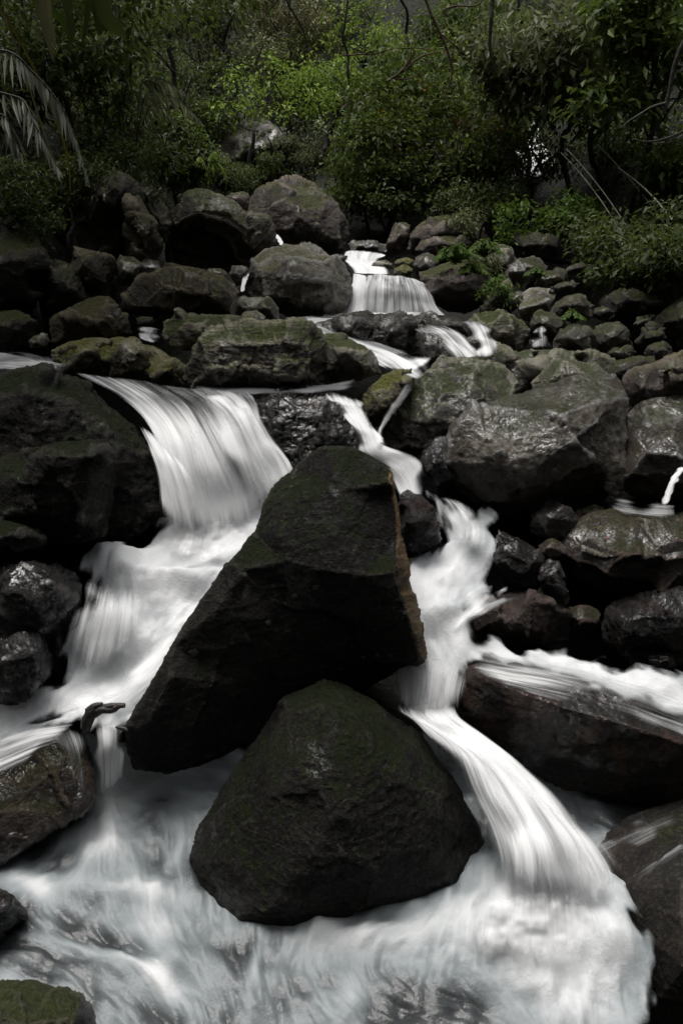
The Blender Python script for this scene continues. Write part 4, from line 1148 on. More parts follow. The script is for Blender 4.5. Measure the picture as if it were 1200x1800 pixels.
# lower pool
flow_sheet('pool_water', -60, 1260, 1290, 1860, 2.6,
           [(1290, [(-60, 3.35), (160, 3.25), (1260, 3.3)]), (1350, [(-60, 3.25), (200, 3.2), (1260, 3.2)]),
            (1400, [(-60, zY(1400, .03)), (1260, zY(1400, .03))]), (1480, [(-60, zY(1480, .02)), (700, zY(1480, 0)), (1260, zY(1480, .02))]),
            (1560, [(-60, zY(1560, 0)), (700, zY(1560, .0)), (900, zY(1560, .1)), (1260, zY(1560, .06))]),
            (1650, [(-60, zY(1650, -.02)), (600, zY(1650, -.02)), (900, zY(1650, .05)), (1260, zY(1650, .03))]), (1760, [(-60, zY(1760, -.05)), (1260, zY(1760, -.06))]), (1860, [(-60, zY(1860, -.08)), (1260, zY(1860, -.1))])],
           [(190, 1400, 1, 3), (260, 1400, 4, -1), (340, 1380, 3, 0), (150, 1470, -1, 2), (100, 1520, -3, 1.6), (30, 1540, -3, 1), (250, 1500, 0.5, 2), (330, 1480, -1, 3), (280, 1560, 0, 3), (200, 1600, 1, 2),
            (120, 1640, 2, 1), (40, 1690, 3, .4), (200, 1680, 3, 1.3), (300, 1740, 2, 2), (360, 1620, 1, 3), (420, 1700, 1, 4), (350, 1790, 1, 3), (500, 1680, -1, 2.4), (460, 1730, .6, 2.6), (560, 1720, 1.4, 2), (620, 1790, 2, 1.6),
            (600, 1640, -2, 1), (700, 1620, -3, 1), (760, 1700, -2, 3), (850, 1600, -1, 3), (950, 1600, .5, 3), (900, 1720, -.2, 3), (1050, 1650, 1.2, 3), (1100, 1720, .4, 3), (1080, 1790, -.2, 3), (700, 1755, 2, .8), (780, 1775, 2, -.5), (850, 1795, 2, .6), (700, 1800, 1.6, 1.6), (880, 1760, 1.4, 1.6),
            (1060, 1540, 1, 1), (1150, 1500, 3, -2)],
           [(170, 1425, 55, 70, 0, .55), (140, 1480, 60, 40, 0, .25), (60, 1560, 60, 22, 20, .45), (75, 1580, 22, 50, -30, .3), (235, 1480, 60, 80, 0, .18), (330, 1450, 22, 60, 25, .32), (320, 1350, 40, 20, 0, .1), (395, 1365, 25, 14, 0, .25),
            (180, 1560, 120, 16, 5, .35), (300, 1570, 80, 22, 12, .35), (275, 1660, 28, 90, -10, .35), (340, 1620, 60, 60, 0, .2), (70, 1655, 60, 12, 20, .3), (220, 1695, 150, 14, 22, .42), (300, 1745, 60, 14, 40, .3), (60, 1730, 60, 10, 10, .3),
            (450, 1700, 10, 70, 12, .38), (560, 1740, 16, 60, -25, .25), (610, 1650, 80, 40, 0, .35), (560, 1640, 60, 30, 0, .3), (720, 1640, 110, 45, -5, .4), (900, 1600, 120, 70, 0, .65), (990, 1650, 110, 110, 0, .55), (940, 1740, 150, 60, 0, .3), (1050, 1720, 60, 90, 0, .35),
            (1090, 1640, 40, 60, 0, .3), (1060, 1560, 60, 50, 0, .4), (620, 1770, 25, 60, -20, .3),
            (760, 1775, 130, 42, 0, -.3), (380, 1680, 40, 20, 0, -.1), (120, 1500, 40, 14, -30, -.35), (60, 1490, 40, 20, -30, -.2), (150, 1640, 70, 26, 10, -.22), (20, 1650, 40, 40, 0, -.35), (410, 1690, 30, 30, 0, -.18), (1180, 1560, 50, 80, 0, -.5), (1160, 1450, 90, 50, 0, -.4),
            (40, 1600, 30, 20, 0, -.2), (790, 1560, 60, 20, 0, -.2)],
           0.24,
           poly_cover([(-90, 1270), (1140, 1270), (1290, 1400), (1290, 1530), (1130, 1570), (1165, 1660), (1160, 1760), (1145, 1900), (-90, 1900)], 50, 9),
           0.022, 11, mounds=[(1085, 1640, 40, 40, .03), (640, 1640, 60, 25, .04), (450, 1690, 12, 50, .03), (560, 1630, 40, 20, .03), (180, 1570, 100, 18, .03), (250, 1700, 120, 20, .03)])

# left torrent between the wedge boulder and the left bank
flow_sheet('stream_water', -90, 560, 850, 1400, 2.4,
           [(850, [(-90, 4.4), (560, 4.4)]), (950, [(-90, 4.2), (200, 4.15), (560, 4.05)]), (1010, [(-90, 3.85), (180, 3.8), (560, 3.85)]), (1100, [(-90, 3.55), (150, 3.55), (300, 3.6), (560, 3.6)]),
            (1190, [(-90, 3.3), (150, 3.35), (560, 3.4)]), (1260, [(-90, 3.14), (560, 3.18)]), (1320, [(-90, 2.98), (100, 3.02), (560, 3.05)]), (1400, [(-90, 2.9), (560, 2.95)])],
           [(460, 880, -1, 1), (420, 950, -2, 1.2), (330, 930, -1, 1), (300, 980, -3, 1), (200, 970, -2, 1.5), (350, 1040, -2, 2), (240, 1040, 0.6, 3), (180, 1020, -.6, 2), (150, 1100, -.8, 3), (230, 1110, .3, 3), (300, 1080, -1.5, 2.6), (290, 1150, -1.5, 2),
            (120, 1170, -.5, 3), (230, 1180, -2.4, 1.6), (150, 1215, -3, 1), (60, 1230, -3, 1.2), (0, 1260, -3, 1.2), (190, 1250, 0, 3), (60, 1300, -3, 1.4), (0, 1330, -3, 1.5), (230, 1230, -.5, 3)],
           [(430, 920, 80, 50, 0, .35), (330, 990, 120, 40, -15, .25), (190, 980, 50, 40, 0, .3), (250, 1100, 30, 60, 0, .1), (330, 1080, 50, 80, 30, .28), (250, 1160, 120, 30, -32, .3), (100, 1230, 130, 30, -12, .35), (30, 1290, 90, 20, -12, -.25), (130, 1150, 45, 50, 0, -.12), (380, 900, 120, 45, 0, .3),
            (290, 1130, 20, 60, 30, -.12), (210, 1090, 14, 40, -15, -.1), (60, 1350, 80, 30, 0, -.5), (310, 950, 70, 14, -10, .1)],
           0.78,
           poly_cover([(285, 860), (320, 880), (540, 830), (560, 860), (480, 960), (430, 1040), (330, 1180), (270, 1270), (235, 1290), (216, 1300), (160, 1295), (150, 1275), (110, 1275), (30, 1310), (-90, 1380), (-110, 1260), (0, 1222), (60, 1195), (90, 1190), (95, 1130), (140, 1050), (135, 1000), (170, 955), (240, 950)], 44, 12),
           0.028, 23, mounds=[(190, 985, 50, 20, .07), (380, 930, 60, 30, .04), (330, 1020, 90, 20, .05), (270, 1130, 60, 30, .06), (200, 1010, 40, 14, .05)])
# small fan inside the left torrent
sheet('waterfall', [[(150, 985, 3.82), (200, 1000, 3.8), (260, 1020, 3.8)], [(130, 1050, 3.55), (190, 1060, 3.52), (265, 1070, 3.55)], [(108, 1120, 3.42), (175, 1130, 3.38), (262, 1130, 3.42)], [(92, 1196, 3.34), (160, 1196, 3.3), (235, 1180, 3.34)]],
      'fan', nu=80, nv=80, foam=[1.0, 0.85, 0.6, 0.6], edge=0.25, ends=(0.3, 0.2), cover=0.8, halo=0.2)
sheet('waterfall', [[(330, 1040, 3.62), (375, 1060, 3.6), (420, 1060, 3.6)], [(280, 1110, 3.45), (325, 1120, 3.42), (365, 1120, 3.42)], [(215, 1170, 3.3), (265, 1190, 3.27), (320, 1180, 3.3)], [(120, 1210, 3.2), (190, 1240, 3.15), (260, 1250, 3.17)], [(0, 1240, 3.1), (90, 1270, 3.05), (190, 1290, 3.08)]],
      'silk', nu=60, nv=110, foam=[1.0, 0.8, 0.95, 0.9], edge=0.3, ends=(0.2, 0.2), cover=0.85)
# narrow fall into the pool and the thin skin over the red-brown rock
sheet('waterfall', [[(150, 1262, 3.1), (190, 1262, 3.1), (236, 1262, 3.12)], [(158, 1310, 3.05), (192, 1312, 3.02), (226, 1310, 3.06)], [(160, 1360, 3.05), (192, 1365, 3.02), (222, 1362, 3.07)], [(150, 1425, 3.05), (192, 1440, 3.0), (240, 1425, 3.06)]],
      'fall', nu=50, nv=60, foam=[0.9, 0.75, 0.7, 0.85], edge=0.3, ends=(0.15, 0.25), cover=0.95)
sheet('waterfall', [[(60, 1275, 3.02), (110, 1270, 3.02), (165, 1275, 3.05)], [(90, 1310, 2.96), (130, 1315, 2.95), (165, 1320, 3.0)], [(110, 1370, 2.92), (140, 1380, 2.9), (166, 1390, 2.96)], [(120, 1420, 2.9), (145, 1430, 2.88), (168, 1430, 2.93)]],
      'thin', nu=50, nv=50, foam=[0.5, 0.25, 0.1], edge=0.3, ends=(0.2, 0.4), coverv=[0.85, 0.6, 0.45, 0.35])
sheet('waterfall', [[(150, 1262, 3.0), (120, 1290, 2.94), (100, 1310, 2.9)], [(80, 1270, 2.99), (60, 1305, 2.92), (50, 1340, 2.86)], [(0, 1290, 2.96), (-10, 1335, 2.88), (-15, 1375, 2.8)], [(-90, 1320, 2.9), (-90, 1370, 2.8), (-90, 1420, 2.7)]],
      'thin', nu=60, nv=60, foam=[0.7, 0.55, 0.5], edges=(0.1, 0.45), ends=(0.15, 0.05), coverv=[0.9, 0.75, 0.7, 0.7])

# right torrent
flow_sheet('stream_water', 690, 1290, 850, 1320, 2.3,
           [(850, [(690, 4.45), (1290, 4.5)]), (900, [(690, 4.3), (1290, 4.3)]), (960, [(690, 4.05), (1290, 4.1)]), (1000, [(690, 3.85), (1290, 3.9)]), (1060, [(690, 3.6), (1290, 3.7)]), (1120, [(690, 3.52), (1290, 3.45)]),
            (1180, [(690, 3.48), (760, 3.36), (900, 3.3), (1290, 3.25)]), (1250, [(690, 3.2), (900, 3.08), (1290, 3.02)]), (1320, [(690, 3.1), (1290, 2.85)])],
           [(780, 890, .4, 3), (800, 930, 1, 1), (850, 930, 2, 1), (790, 970, -2, 1.5), (840, 990, -2.4, 1.5), (740, 1000, -.5, 2), (770, 1040, -1, 2.5), (840, 1050, -3, 2), (760, 1100, .2, 3), (800, 1110, 2, 2), (850, 1140, 3, .7), (950, 1150, 3, .7), (1050, 1170, 3, .9),
            (1150, 1200, 3, 1.3), (1220, 1240, 3, 1.6), (740, 1180, 0, 3), (780, 1170, .4, 3), (1000, 1210, 3, 1), (1020, 1140, 1, -.6)],
           [(790, 930, 40, 50, 0, .15), (800, 990, 70, 30, 0, .12), (760, 1080, 50, 70, 0, .28), (860, 1145, 100, 20, 8, .3), (1000, 1165, 100, 18, 10, .25), (1130, 1200, 80, 22, 20, .3), (1180, 1240, 50, 20, 30, .3), (1040, 1195, 90, 16, 16, -.1), (820, 1060, 30, 20, -30, -.25),
            (850, 940, 30, 50, 0, -.25), (930, 1190, 60, 14, 14, -.1), (870, 1060, 30, 14, -20, -.3), (1160, 1170, 60, 14, 15, -.25), (1020, 1130, 40, 12, 0, -.15)],
           0.75,
           poly_cover([(748, 872), (790, 868), (830, 890), (872, 900), (878, 960), (876, 1020), (895, 1040), (870, 1058), (828, 1085), (840, 1118), (900, 1130), (1000, 1134), (1040, 1126), (1060, 1148), (1130, 1160), (1200, 1172), (1300, 1190), (1310, 1330), (1200, 1275), (1100, 1235), (1000, 1200), (900, 1178), (850, 1165), (828, 1180), (815, 1230), (700, 1240), (690, 1100), (715, 980), (760, 960), (770, 930)], 36, 9),
           0.022, 41, mounds=[(800, 975, 60, 20, .04), (780, 1080, 50, 20, .03), (1020, 1130, 30, 10, .03)])
sheet('waterfall', [[(756, 868, 4.3), (785, 872, 4.3), (812, 880, 4.3)], [(768, 905, 4.15), (812, 905, 4.12), (862, 900, 4.15)], [(772, 935, 4.0), (822, 945, 3.96), (874, 940, 4.0)], [(745, 975, 3.85), (800, 990, 3.8), (872, 1000, 3.84)]],
      'silk', nu=50, nv=60, foam=[0.65, 0.55, 0.75, 0.95], edge=0.25, ends=(0.15, 0.25), cover=0.85)
sheet('waterfall', [[(858, 1010, 3.72), (868, 1026, 3.7), (875, 1042, 3.68)], [(820, 1040, 3.6), (850, 1055, 3.55), (880, 1065, 3.52)], [(770, 1085, 3.5), (805, 1095, 3.42), (840, 1095, 3.42)], [(735, 1130, 3.38), (780, 1130, 3.35), (825, 1120, 3.36)]],
      'silk', nu=50, nv=60, foam=[0.2, 0.5, .9, 1], edge=0.3, ends=(0.3, 0.25), cover=0.7)
sheet('waterfall', [[(968, 1034, 3.62), (955, 1045, 3.58), (940, 1052, 3.55)], [(905, 1040, 3.55), (895, 1056, 3.5), (880, 1070, 3.47)], [(850, 1058, 3.5), (850, 1075, 3.45), (842, 1090, 3.42)], [(805, 1080, 3.44), (808, 1098, 3.4), (815, 1115, 3.38)]],
      'thin', nu=40, nv=60, foam=[0.0, 0.2, 0.8], edge=0.3, ends=(0.3, 0.3), cover=0.7)
# straight drop under the wedge boulder
sheet('waterfall', [[(690, 1125, 3.48), (765, 1135, 3.36), (830, 1132, 3.34)], [(695, 1180, 3.42), (762, 1185, 3.28), (820, 1180, 3.26)], [(697, 1225, 3.36), (757, 1232, 3.2), (810, 1225, 3.2)], [(695, 1280, 3.2), (755, 1292, 3.1), (812, 1288, 3.12)]],
      'fall', nu=70, nv=60, foam=[1, .85, .75, .95], edge=0.17, ends=(0.25, 0.24), cover=1.0, halo=0.25)
# water sheet skimming the brown slab
sheet('waterfall', [[(805, 1135, 3.3), (820, 1175, 3.22), (845, 1200, 3.16)], [(880, 1150, 3.27), (890, 1190, 3.16), (905, 1214, 3.08)], [(980, 1165, 3.22), (985, 1212, 3.08), (990, 1240, 3.02)], [(1080, 1190, 3.15), (1085, 1235, 3.02), (1090, 1268, 2.96)], [(1190, 1225, 3.08), (1190, 1275, 2.95), (1190, 1300, 2.9)], [(1300, 1270, 3.0), (1300, 1310, 2.88), (1300, 1340, 2.82)]],
      'thin', nu=60, nv=110, foam=[0.4, 0.3, 0.3, 0.35], edges=(0.05, 0.5), ends=(0.1, 0.02), coverv=[0.7, 0.55, 0.5, 0.5, 0.5])
# big fan over the hidden step on the right
sheet('waterfall', [[(690, 1226, 3.28), (745, 1234, 3.16), (806, 1230, 3.17)], [(706, 1256, 3.15), (748, 1260, 3.1), (812, 1262, 3.1)], [(735, 1275, 3.05), (790, 1290, 3.0), (865, 1302, 3.02)], [(765, 1310, 2.95), (845, 1335, 2.86), (935, 1355, 2.92)], [(790, 1370, 2.84), (880, 1400, 2.7), (1000, 1412, 2.8)],
                    [(815, 1440, 2.72), (920, 1470, 2.58), (1045, 1470, 2.68)], [(824, 1510, 2.62), (942, 1535, 2.48), (1084, 1525, 2.58)], [(815, 1580, 2.52), (952, 1600, 2.42), (1100, 1578, 2.48)], [(780, 1665, 2.33), (955, 1700, 2.23), (1130, 1660, 2.30)]],
      'fan', nu=140, nv=150, foam=[1.0, 1.0, 0.85, 0.75, 0.7, 0.75, 1.0, 1.2], edges=(0.2, 0.12), ends=(0.1, 0.2), disp=0.03, coverv=[1, 1, 1, .95, .9, .95, 1, 0.6], coveru=[.55, .62, .7, .88, 1, .97, .92], halo=0.2)
# spray billowing where the fan and the main fall land
sheet('waterfall', [[(800, 1530, 2.56), (950, 1540, 2.42), (1110, 1525, 2.5)], [(790, 1580, 2.46), (950, 1590, 2.34), (1135, 1575, 2.42)], [(770, 1640, 2.38), (950, 1650, 2.28), (1150, 1640, 2.34)], [(760, 1700, 2.27), (950, 1710, 2.2), (1140, 1700, 2.25)]],
      'silk', nu=90, nv=50, foam=[1.0, 1.25, 1.2, 1.0], edge=0.25, ends=(0.28, 0.28), cover=0.72, disp=0.05, dsc=(5, 5))
sheet('waterfall', [[(265, 880, 4.1), (370, 900, 4.02), (520, 830, 4.2)], [(235, 930, 4.02), (370, 950, 3.94), (500, 890, 4.05)], [(215, 975, 3.9), (350, 1000, 3.8), (470, 950, 3.92)]],
      'silk', nu=70, nv=50, foam=[0.95, 1.15, 1.0], edge=0.25, ends=(0.28, 0.28), cover=0.7, disp=0.05, dsc=(5, 5))
sheet('waterfall', [[(750, 1275, 3.0), (800, 1285, 2.98), (860, 1295, 2.99)], [(820, 1330, 2.84), (870, 1340, 2.82), (925, 1350, 2.86)], [(865, 1410, 2.66), (930, 1420, 2.64), (990, 1420, 2.72)], [(890, 1500, 2.5), (970, 1500, 2.46), (1050, 1490, 2.55)], [(880, 1600, 2.34), (980, 1620, 2.30), (1085, 1590, 2.38)]],
      'fan', nu=80, nv=110, foam=[1.0, 0.85, 0.8, 0.9, 1.0], edge=0.35, ends=(0.15, 0.2), cover=0.7)
# faint side jets in the recess at the right edge
sheet('waterfall', [[(1260, 1440, 2.62), (1260, 1460, 2.6), (1260, 1480, 2.57)], [(1180, 1490, 2.5), (1175, 1505, 2.48), (1170, 1520, 2.46)], [(1085, 1560, 2.38), (1080, 1575, 2.36), (1080, 1590, 2.35)]],
      'thin', nu=30, nv=60, foam=[0.5, 0.6], edge=0.3, ends=(0.05, 0.2), cover=0.62)
sheet('waterfall', [[(1200, 1400, 2.85), (1230, 1420, 2.83), (1250, 1440, 2.8)], [(1110, 1440, 2.72), (1130, 1460, 2.7), (1150, 1480, 2.68)], [(1010, 1480, 2.62), (1030, 1510, 2.58), (1060, 1530, 2.56)]],
      'thin', nu=40, nv=60, foam=[0.15, 0.3], edge=0.4, ends=(0.3, 0.1), cover=0.55)
# narrow chute left of the slanted boulder
sheet('waterfall', [[(572, 684, 4.75), (595, 690, 4.72), (620, 692, 4.75)], [(592, 712, 4.55), (612, 716, 4.52), (636, 718, 4.56)], [(618, 745, 4.42), (636, 750, 4.38), (654, 752, 4.42)], [(636, 785, 4.3), (655, 790, 4.27), (680, 782, 4.3)], [(655, 808, 4.28), (690, 815, 4.24), (735, 800, 4.28)], [(690, 850, 4.2), (715, 850, 4.18), (750, 835, 4.22)], [(700, 900, 4.1), (720, 900, 4.08), (745, 890, 4.12)]],
      'fall', nu=50, nv=100, foam=[0.5, 0.85, 1.0, 0.9, 1.05, 1.1], edge=0.22, ends=(0.1, 0.05), cover=1.0, disp=0.02, halo=0.5)
sheet('waterfall', [[(722, 650, 4.9), (735, 660, 4.88), (745, 668, 4.9)], [(690, 700, 4.72), (700, 706, 4.7), (712, 712, 4.72)], [(662, 748, 4.5), (670, 752, 4.48), (678, 756, 4.5)], [(655, 790, 4.34), (662, 792, 4.33), (672, 792, 4.34)]],
      'thin', nu=24, nv=60, foam=[0.3, 0.4, 0.6], edge=0.3, ends=(0.15, 0.1), cover=0.7, ragged=0.15)
# long shallow run from the veil fall down to the chute
sheet('stream_water', [[(490, 552, 6.35), (512, 556, 6.3), (545, 562, 6.3)], [(520, 573, 6.0), (556, 578, 5.98), (598, 582, 5.9)], [(575, 594, 5.75), (625, 604, 5.68), (680, 606, 5.62)], [(628, 622, 5.42), (685, 632, 5.38), (748, 618, 5.4)], [(680, 652, 5.15), (715, 654, 5.12), (768, 630, 5.2)], [(716, 674, 4.98), (738, 670, 4.96), (760, 655, 5.0)]],
      'fall', nu=60, nv=100, foam=[0.7, 0.55, 0.65, 0.7, 0.8], edge=0.26, ends=(0.1, 0.1), cover=0.82, disp=0.035)
sheet('stream_water', [[(700, 546, 6.95), (700, 556, 6.8), (700, 570, 6.5)], [(630, 546, 6.9), (630, 556, 6.75), (630, 568, 6.5)], [(565, 552, 6.8), (565, 562, 6.6), (565, 576, 6.3)], [(510, 556, 6.6), (515, 566, 6.4), (520, 580, 6.2)]],
      'fall', nu=40, nv=70, foam=[0.9, 0.8, 0.7], edge=0.2, ends=(0.1, 0.1), cover=0.9, disp=0.03)
sheet('stream_water', [[(600, 548, 6.9), (690, 549, 6.9), (790, 552, 6.9)], [(640, 560, 6.5), (700, 562, 6.5), (770, 560, 6.6)], [(660, 572, 6.2), (720, 575, 6.15), (760, 576, 6.15)]],
      'fall', nu=60, nv=40, foam=[0.9, 0.6, 0.4], edge=0.2, ends=(0.03, 0.5), cover=0.75, disp=0.02)
sheet('stream_water', [[(690, 560, 6.2), (735, 566, 6.15), (790, 566, 6.15)], [(735, 588, 5.8), (780, 586, 5.8), (822, 582, 5.85)], [(772, 612, 5.6), (806, 610, 5.6), (842, 606, 5.65)], [(785, 634, 5.5), (825, 632, 5.5), (862, 622, 5.5)]],
      'thin', nu=40, nv=50, foam=[0.4, 0.6, 0.8], edge=0.3, ends=(0.2, 0.05), cover=0.75)
# side cascade right of the bedrock
sheet('waterfall', [[(798, 558, 6.15), (828, 558, 6.12), (856, 562, 6.15)], [(815, 578, 5.9), (843, 576, 5.86), (866, 578, 5.88)], [(828, 600, 5.72), (853, 600, 5.68), (876, 600, 5.7)], [(835, 632, 5.56), (860, 632, 5.52), (888, 628, 5.54)]],
      'fall', nu=40, nv=50, foam=[0.5, 0.6, 0.75], edge=0.3, ends=(0.2, 0.1), cover=0.75, disp=0.015)
sheet('waterfall', [[(935, 575, 6.3), (948, 570, 6.3), (958, 576, 6.3)], [(932, 592, 6.1), (948, 590, 6.08), (964, 594, 6.1)], [(930, 614, 5.98), (948, 614, 5.96), (970, 614, 5.98)]],
      'thin', nu=30, nv=40, foam=[0.6, 0.6], edge=0.3, ends=(0.15, 0.1), cover=0.68)
# top cascade and the veil
sheet('waterfall', [[(606, 438, 8.7), (628, 438, 8.7), (655, 440, 8.75), (684, 446, 8.7)], [(602, 452, 8.3), (625, 456, 8.3), (645, 458, 8.3), (672, 456, 8.35)], [(612, 470, 7.9), (640, 472, 7.9), (662, 472, 7.85), (684, 470, 7.9)], [(618, 482, 7.6), (645, 482, 7.6), (668, 482, 7.6), (690, 484, 7.65)]],
      'fall', nu=60, nv=60, foam=[0.8, 1, 1, 0.95], edge=0.12, ends=(0.1, 0.05), cover=1, disp=0.012)
sheet('waterfall', [[(619, 478, 7.5), (630, 480, 7.45), (648, 484, 7.42)], [(617, 505, 7.28), (628, 508, 7.22), (645, 510, 7.25)], [(612, 535, 7.15), (625, 538, 7.1), (645, 538, 7.12)], [(600, 556, 7.05), (622, 560, 7.0), (650, 560, 7.02)]],
      'fall', nu=40, nv=50, foam=[1, .95, .85, 1], edge=0.12, ends=(0.05, 0.1), cover=1, disp=0.01)
sheet('waterfall', [[(640, 484, 7.4), (680, 482, 7.3), (720, 486, 7.3), (748, 498, 7.35)], [(636, 505, 7.15), (680, 500, 7.0), (730, 506, 7.0), (762, 520, 7.1)], [(634, 530, 7.05), (680, 528, 6.92), (735, 532, 6.92), (772, 540, 7.0)], [(632, 556, 7.0), (680, 556, 6.88), (740, 556, 6.88), (790, 556, 6.95)]],
      'thin', nu=120, nv=50, foam=[0.6, 0.7, 0.85], edge=0.06, ends=(0.02, 0.05), coverv=[0.75, 0.66, 0.72, 0.95])
# small trickles and pools
sheet('waterfall', [[(478, 412, 8.3), (484, 412, 8.3), (492, 414, 8.3)], [(486, 422, 8.1), (491, 422, 8.1), (497, 424, 8.1)], [(492, 434, 7.9), (496, 434, 7.9), (502, 434, 7.9)]], 'fall', nu=16, nv=24, foam=[1], edge=0.2, cover=1)
sheet('waterfall', [[(428, 480, 7.1), (434, 480, 7.1), (440, 480, 7.1)], [(424, 498, 6.95), (429, 498, 6.95), (434, 498, 6.95)], [(422, 515, 6.85), (425, 515, 6.85), (429, 515, 6.85)]], 'fall', nu=16, nv=24, foam=[1], edge=0.2, cover=1)
sheet('stream_water', [[(236, 574, 6.2), (262, 574, 6.2), (288, 578, 6.2)], [(238, 588, 5.95), (262, 590, 5.95), (288, 592, 5.95)], [(245, 600, 5.75), (268, 602, 5.75), (288, 602, 5.75)]], 'silk', nu=30, nv=30, foam=[0.3, 0.5], edge=0.3, cover=0.75)
sheet('stream_water', [[(-60, 612, 5.9), (-60, 632, 5.5), (-60, 655, 5.1)], [(20, 612, 5.85), (20, 632, 5.5), (20, 654, 5.1)], [(80, 622, 5.7), (80, 640, 5.35), (80, 656, 5.05)], [(130, 636, 5.4), (140, 648, 5.15), (150, 662, 4.95)]],
      'silk', nu=60, nv=60, foam=[0.5, 0.35, 0.25], edges=(0.2, 0.15), ends=(0, 0.2), cover=0.8, disp=0.05)
sheet('waterfall', [[(1188, 820, 4.2), (1200, 820, 4.2), (1212, 818, 4.2)], [(1172, 850, 4.1), (1179, 850, 4.1), (1190, 850, 4.1)], [(1158, 888, 4.0), (1166, 890, 4.0), (1174, 890, 4.0)]], 'fall', nu=20, nv=40, foam=[0.8, 0.9], edge=0.2, cover=0.95)
sheet('stream_water', [[(1190, 886, 4.15), (1190, 898, 4.05), (1190, 912, 3.95)], [(1130, 882, 4.2), (1130, 894, 4.1), (1130, 908, 3.98)], [(1080, 876, 4.25), (1080, 888, 4.15), (1085, 902, 4.05)], [(1040, 868, 4.3), (1045, 874, 4.25), (1055, 884, 4.2)]],
      'thin', nu=30, nv=60, foam=[0.5, 0.35], edge=0.3, ends=(0.05, 0.4), cover=0.66, disp=0.03)
sheet('stream_water', [[(330, 672, 5.0), (330, 684, 4.85), (330, 694, 4.75)], [(450, 676, 5.0), (450, 686, 4.85), (450, 694, 4.75)], [(560, 674, 5.0), (560, 682, 4.85), (560, 690, 4.75)], [(640, 660, 5.1), (630, 672, 4.95), (620, 688, 4.8)]],
      'glide', nu=30, nv=60, foam=[-0.1, -0.2, -0.1, 0.3], edge=0.2, cover=0.75, disp=0.012)
# distant waterfall glimpsed through the leaves on the right
sheet('waterfall', [[(945, 200, 13.1), (980, 196, 13.1), (1028, 200, 13.1)], [(915, 232, 12.3), (965, 230, 12.3), (1014, 234, 12.3)], [(892, 280, 11.5), (940, 280, 11.5), (990, 285, 11.5)], [(885, 318, 11.1), (935, 318, 11.1), (985, 318, 11.1)]],
      'fall', nu=60, nv=60, foam=[0.75, 0.85, 0.6], edge=0.2, cover=0.85)


# ------------------------------------------------------------------ plants
def tube(pts, r0, r1, sides=6):
    pts = np.asarray(pts, float); n = len(pts)
    v = []; f = []
    d = np.gradient(pts, axis=0); d /= np.maximum(np.linalg.norm(d, axis=1, keepdims=True), 1e-9)
    for i in range(n):
        a = np.cross(d[i], [0.3, 0.2, 0.93]); a /= max(np.linalg.norm(a), 1e-9); b = np.cross(d[i], a)
        r = r0 + (r1 - r0) * i / (n - 1)
        for k in range(sides):
            t = 2 * math.pi * k / sides
            v.append(pts[i] + r * (math.cos(t) * a + math.sin(t) * b))
    for i in range(n - 1):
        for k in range(sides):
            k2 = (k + 1) % sides
            f.append((i * sides + k, i * sides + k2, (i + 1) * sides + k2, (i + 1) * sides + k))
    return np.array(v), np.array(f)


def join(parts):
    V = []; Q = []; o = 0
    for v, f in parts:
        V.append(v); Q.append(f + o); o += len(v)
    return np.concatenate(V), np.concatenate(Q)


def wander(a, b, n, amt, seed):
    t = np.linspace(0, 1, n)[:, None]
    p = np.asarray(a)[None] * (1 - t) + np.asarray(b)[None] * t
    q = np.concatenate([t * 4, t * 0 + seed, t * 0], 1)
    off = np.stack([vnoise(q, seed), vnoise(q + 9, seed + 1), vnoise(q + 19, seed + 2)], -1)
    return p + off * amt * np.sin(np.pi * t) ** 0.5


def leaves_mesh(name, cen, ax, nrm, L, Wd, tone):
    """leaf = two quads folded along the midrib. cen (n,3) base point; ax direction; nrm normal"""
    n = len(cen)
    ax = ax / np.maximum(np.linalg.norm(ax, axis=1, keepdims=True), 1e-9)
    sd_ = np.cross(nrm, ax); sd_ /= np.maximum(np.linalg.norm(sd_, axis=1, keepdims=True), 1e-9)
    up = np.cross(ax, sd_)
    L = L[:, None]; Wd = Wd[:, None]
    droop = -0.12 * L * np.array([0, 0, 1.0])
    base = cen; tip = cen + ax * L + droop
    l = cen + ax * L * 0.45 + sd_ * Wd * 0.5 + up * Wd * 0.14
    r = cen + ax * L * 0.45 - sd_ * Wd * 0.5 + up * Wd * 0.14
    v = np.stack([base, r, tip, l], 1).reshape(-1, 3)
    i = np.arange(n)[:, None] * 4
    t = np.concatenate([i + np.array([[0, 1, 2]]), i + np.array([[0, 2, 3]])], 1).reshape(-1, 3)
    me = mesh_from(name, v, tris=t, smooth=False)
    add_attr(me, 'tone', np.repeat(tone, 4))
    return me


